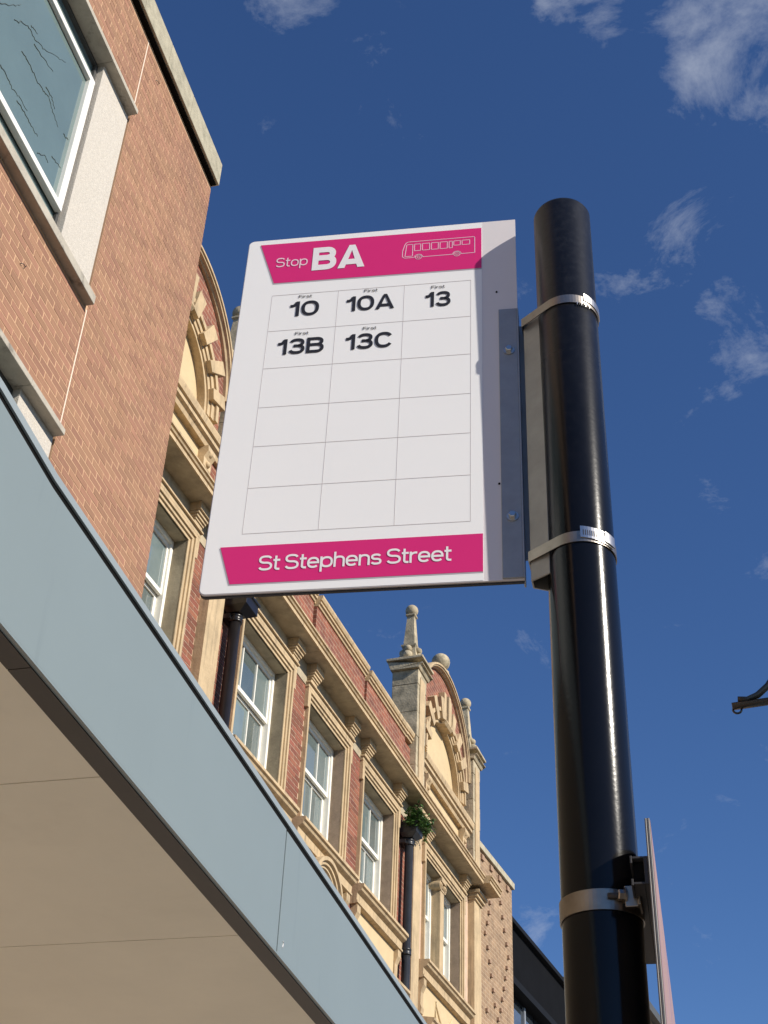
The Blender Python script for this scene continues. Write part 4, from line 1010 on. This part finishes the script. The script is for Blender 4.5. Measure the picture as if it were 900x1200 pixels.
# bus pictogram: thin white outline, coach seen from the side
q = MB(); a, b_ = lay(2)
def stroke(pts, w=.00055, closed=False):
    pts = pts + [pts[0]] if closed else pts
    for (x0, z0), (x1, z1) in zip(pts, pts[1:]):
        d = Vector((x1 - x0, z1 - z0)); L_ = d.length
        if L_ < 1e-6: continue
        d /= L_; n = Vector((-d.y, d.x)) * w; e_ = d * w * .8
        q.poly([(x0 - e_.x - n.x, z0 - e_.y - n.y), (x1 + e_.x - n.x, z1 + e_.y - n.y), (x1 + e_.x + n.x, z1 + e_.y + n.y), (x0 - e_.x + n.x, z0 - e_.y + n.y)], a, b_)
def B(u, v): return (-.2597 + .1180 * u, .6435 + .0440 * v)
def arc(cu_, cv, r, a0, a1, n=14):
    c = B(cu_, cv); return [(c[0] + r * math.cos(math.radians(a0 + (a1 - a0) * k / n)), c[1] + r * math.sin(math.radians(a0 + (a1 - a0) * k / n))) for k in range(n + 1)]
w1c, w2c, rw = .225, .755, .0068
stroke([B(.165, .06), B(.03, .06), B(.0, .14), B(.0, .45), B(.03, .80), B(.05, .90), B(.08, .93), B(.99, .93), B(1.0, .90), B(1.0, .06), B(.815, .06)])
stroke([B(.29, .06), B(.695, .06)])
for wc in (w1c, w2c):
    stroke(arc(wc, .06, rw, 0, 180)); stroke(arc(wc, .06, .0050, 0, 360, 20)); stroke(arc(wc, .06, .0022, 0, 360, 12))
stroke([B(.035, .14), B(.14, .14), B(.14, .78), B(.055, .78)], closed=True)
for u0, u1, v0, v1 in ((.165, .25, .42, .78), (.275, .375, .42, .78), (.40, .495, .42, .78), (.52, .62, .42, .78), (.645, .69, .42, .78), (.71, .80, .54, .78), (.825, .93, .54, .78)):
    stroke([B(u0, v0), B(u1, v0), B(u1, v1), B(u0, v1)], closed=True)
q.build('bus_pictogram', 'pinkprint', hd)
# fixing angle down the right side of the face, its flange turned back
q = MB(); q.box(-.1048, -.0772, .0006, .0032, .0015, .509); q.box(-.0772, -.0745, -.022, .0032, .0015, .509); q.build('fixing_angle', 'galv', sg, bevel=.0006)
for z in (.4184, .1032): hexbolt(-.0895, -.0032, z, .0056, .008, (0, -1, 0), 'bolt', 'steel', sg)
for z in (.5512, .1647):
    q = MB(); n = 12; q.poly([(-.1075 + .0016 * math.cos(2 * math.pi * k / n), z + .0019 * math.sin(2 * math.pi * k / n)) for k in range(n)], .0001, .0009); q.build('rivet_hole', 'black', sg)
# saddle channel and link plate, in post coordinates turned into the sign's frame
def to_sign(x, y):      # offset from post centre (world axes) -> sign frame
    d = Vector((x - sn_front.x * (-HOFF + .0033), y - sn_front.y * (-HOFF + .0033)))
    return (d.x * math.cos(SA) + d.y * math.sin(SA), -d.x * math.sin(SA) + d.y * math.cos(SA))
q = MB(False)
for (p0, p1) in (((-.0665, -.009), (-.0395, -.0235)), ((-.0395, .0235), (-.0665, .009))):
    a0 = to_sign(*p0); a1 = to_sign(*p1); plate(q, a0[0], a0[1], a1[0], a1[1], .0025, -.006, .482)
a0 = to_sign(-.0665, .0085); a1 = to_sign(-.0665, -.0085); plate(q, a0[0], a0[1], a1[0], a1[1], .0025, -.006, .482)
q.build('saddle_bracket', 'bracket', sg, bevel=.0005)
q = MB(False); a0 = to_sign(-.0660, .0120); q.box(-.0800, a0[0] + .004, a0[1] - .0022, a0[1], .042, .487); q.build('link_plate', 'galv', sg)

# ------------------------------------------------------------------ side sign, seen almost edge on
ang = math.atan2(-.023, .72)        # heading of its top edge from +Y
sd_ = Vector((math.sin(ang), math.cos(ang), 0)); so = Vector((-.0735, 1.450, 0))
sp_ = thing('side_sign', 'faded pink sign panel seen edge on beside the black post', 'sign', (so.x, so.y, 1.25), R90 - ang)
zt = 2.262 - 1.25
q = MB(); q.box(0, .80, -.0015, .0022, 0, zt); q.build('sign_panel', 'sidesign', sp_)
q = MB(); q.box(-.002, .802, -.0038, -.0016, -.003, zt + .002); q.box(-.002, -.0002, -.0016, .0016, -.003, zt + .002); q.build('panel_edge', 'alu', sp_, bevel=.0008)
# extruded rail: back web plus two flanges with lips
q = MB(); z0, z1 = 2.190 - 1.25, 2.2215 - 1.25
q.box(.001, .25, -.0085, -.0036, z0, z1); q.box(.001, .25, -.0205, -.0086, z1 - .0025, z1); q.box(.001, .25, -.0205, -.0086, z0, z0 + .0025)
q.box(.001, .25, -.0230, -.0206, z1 - .0075, z1 + .001); q.box(.001, .25, -.0230, -.0206, z0 - .001, z0 + .0065); q.build('mounting_rail', 'signedge', sp_, bevel=.0005)
q = MB(); q.box(.010, .245, -.020, -.0088, z0 + .003, z1 - .003); q.build('rail_slot', 'black', sp_)

# ------------------------------------------------------------------ lamp column with a basket bracket, mostly out of frame
LY = 9.0
def at_y(x, y, Y):
    d = RW @ _d(x, y); t = Y / d[1]; return Vector((d[0] * t, Y, CAM_H + d[2] * t))
tip = at_y(858, 828, LY); cx0 = 1.15
lc = thing('lamp_column', 'dark painted lamp column arm with a curved brace and a hook ring', 'lamp post', (cx0, LY, 0))
def rel(v): return (v.x - cx0, v.y - LY, v.z)
q = MB(False); q.lathe((0, 0), [(.13, 0), (.13, 1.1), (.09, 1.2), (.075, 4), (.06, 8.6), (.05, 8.7)], 20); q.build('column', 'lamp', lc)
q = MB(False); q.tube([rel(tip), rel(tip + Vector((.4, 0, .03))), (0, 0, tip.z + .07)], .028, 10); q.build('arm', 'lamp', lc)
b0 = at_y(864.5, 820, LY); b1 = at_y(876, 820, LY); b2 = at_y(888, 814.5, LY); b3 = at_y(900, 803.5, LY)
q = MB(False); q.tube([rel(b0), rel(b1), rel(b2), rel(b3), (-.50, 0, tip.z + .42), (-.2, 0, tip.z + .62), (0, 0, tip.z + .68)], .024, 10); q.build('brace', 'lamp', lc)
q = MB(False); rc = at_y(864, 831.5, LY)
q.tube([(rc.x - cx0 + .030 * math.cos(2 * math.pi * k / 16), 0, rc.z + .030 * math.sin(2 * math.pi * k / 16)) for k in range(17)], .008, 6); q.build('hook_ring', 'lamp', lc)
q = MB(False); q.lathe((0, 0), [(.05, 8.7), (.12, 8.75), (.28, 8.9), (.30, 8.95), (.18, 9.15), (.04, 9.25)], 20); q.build('lantern', 'lamp', lc)
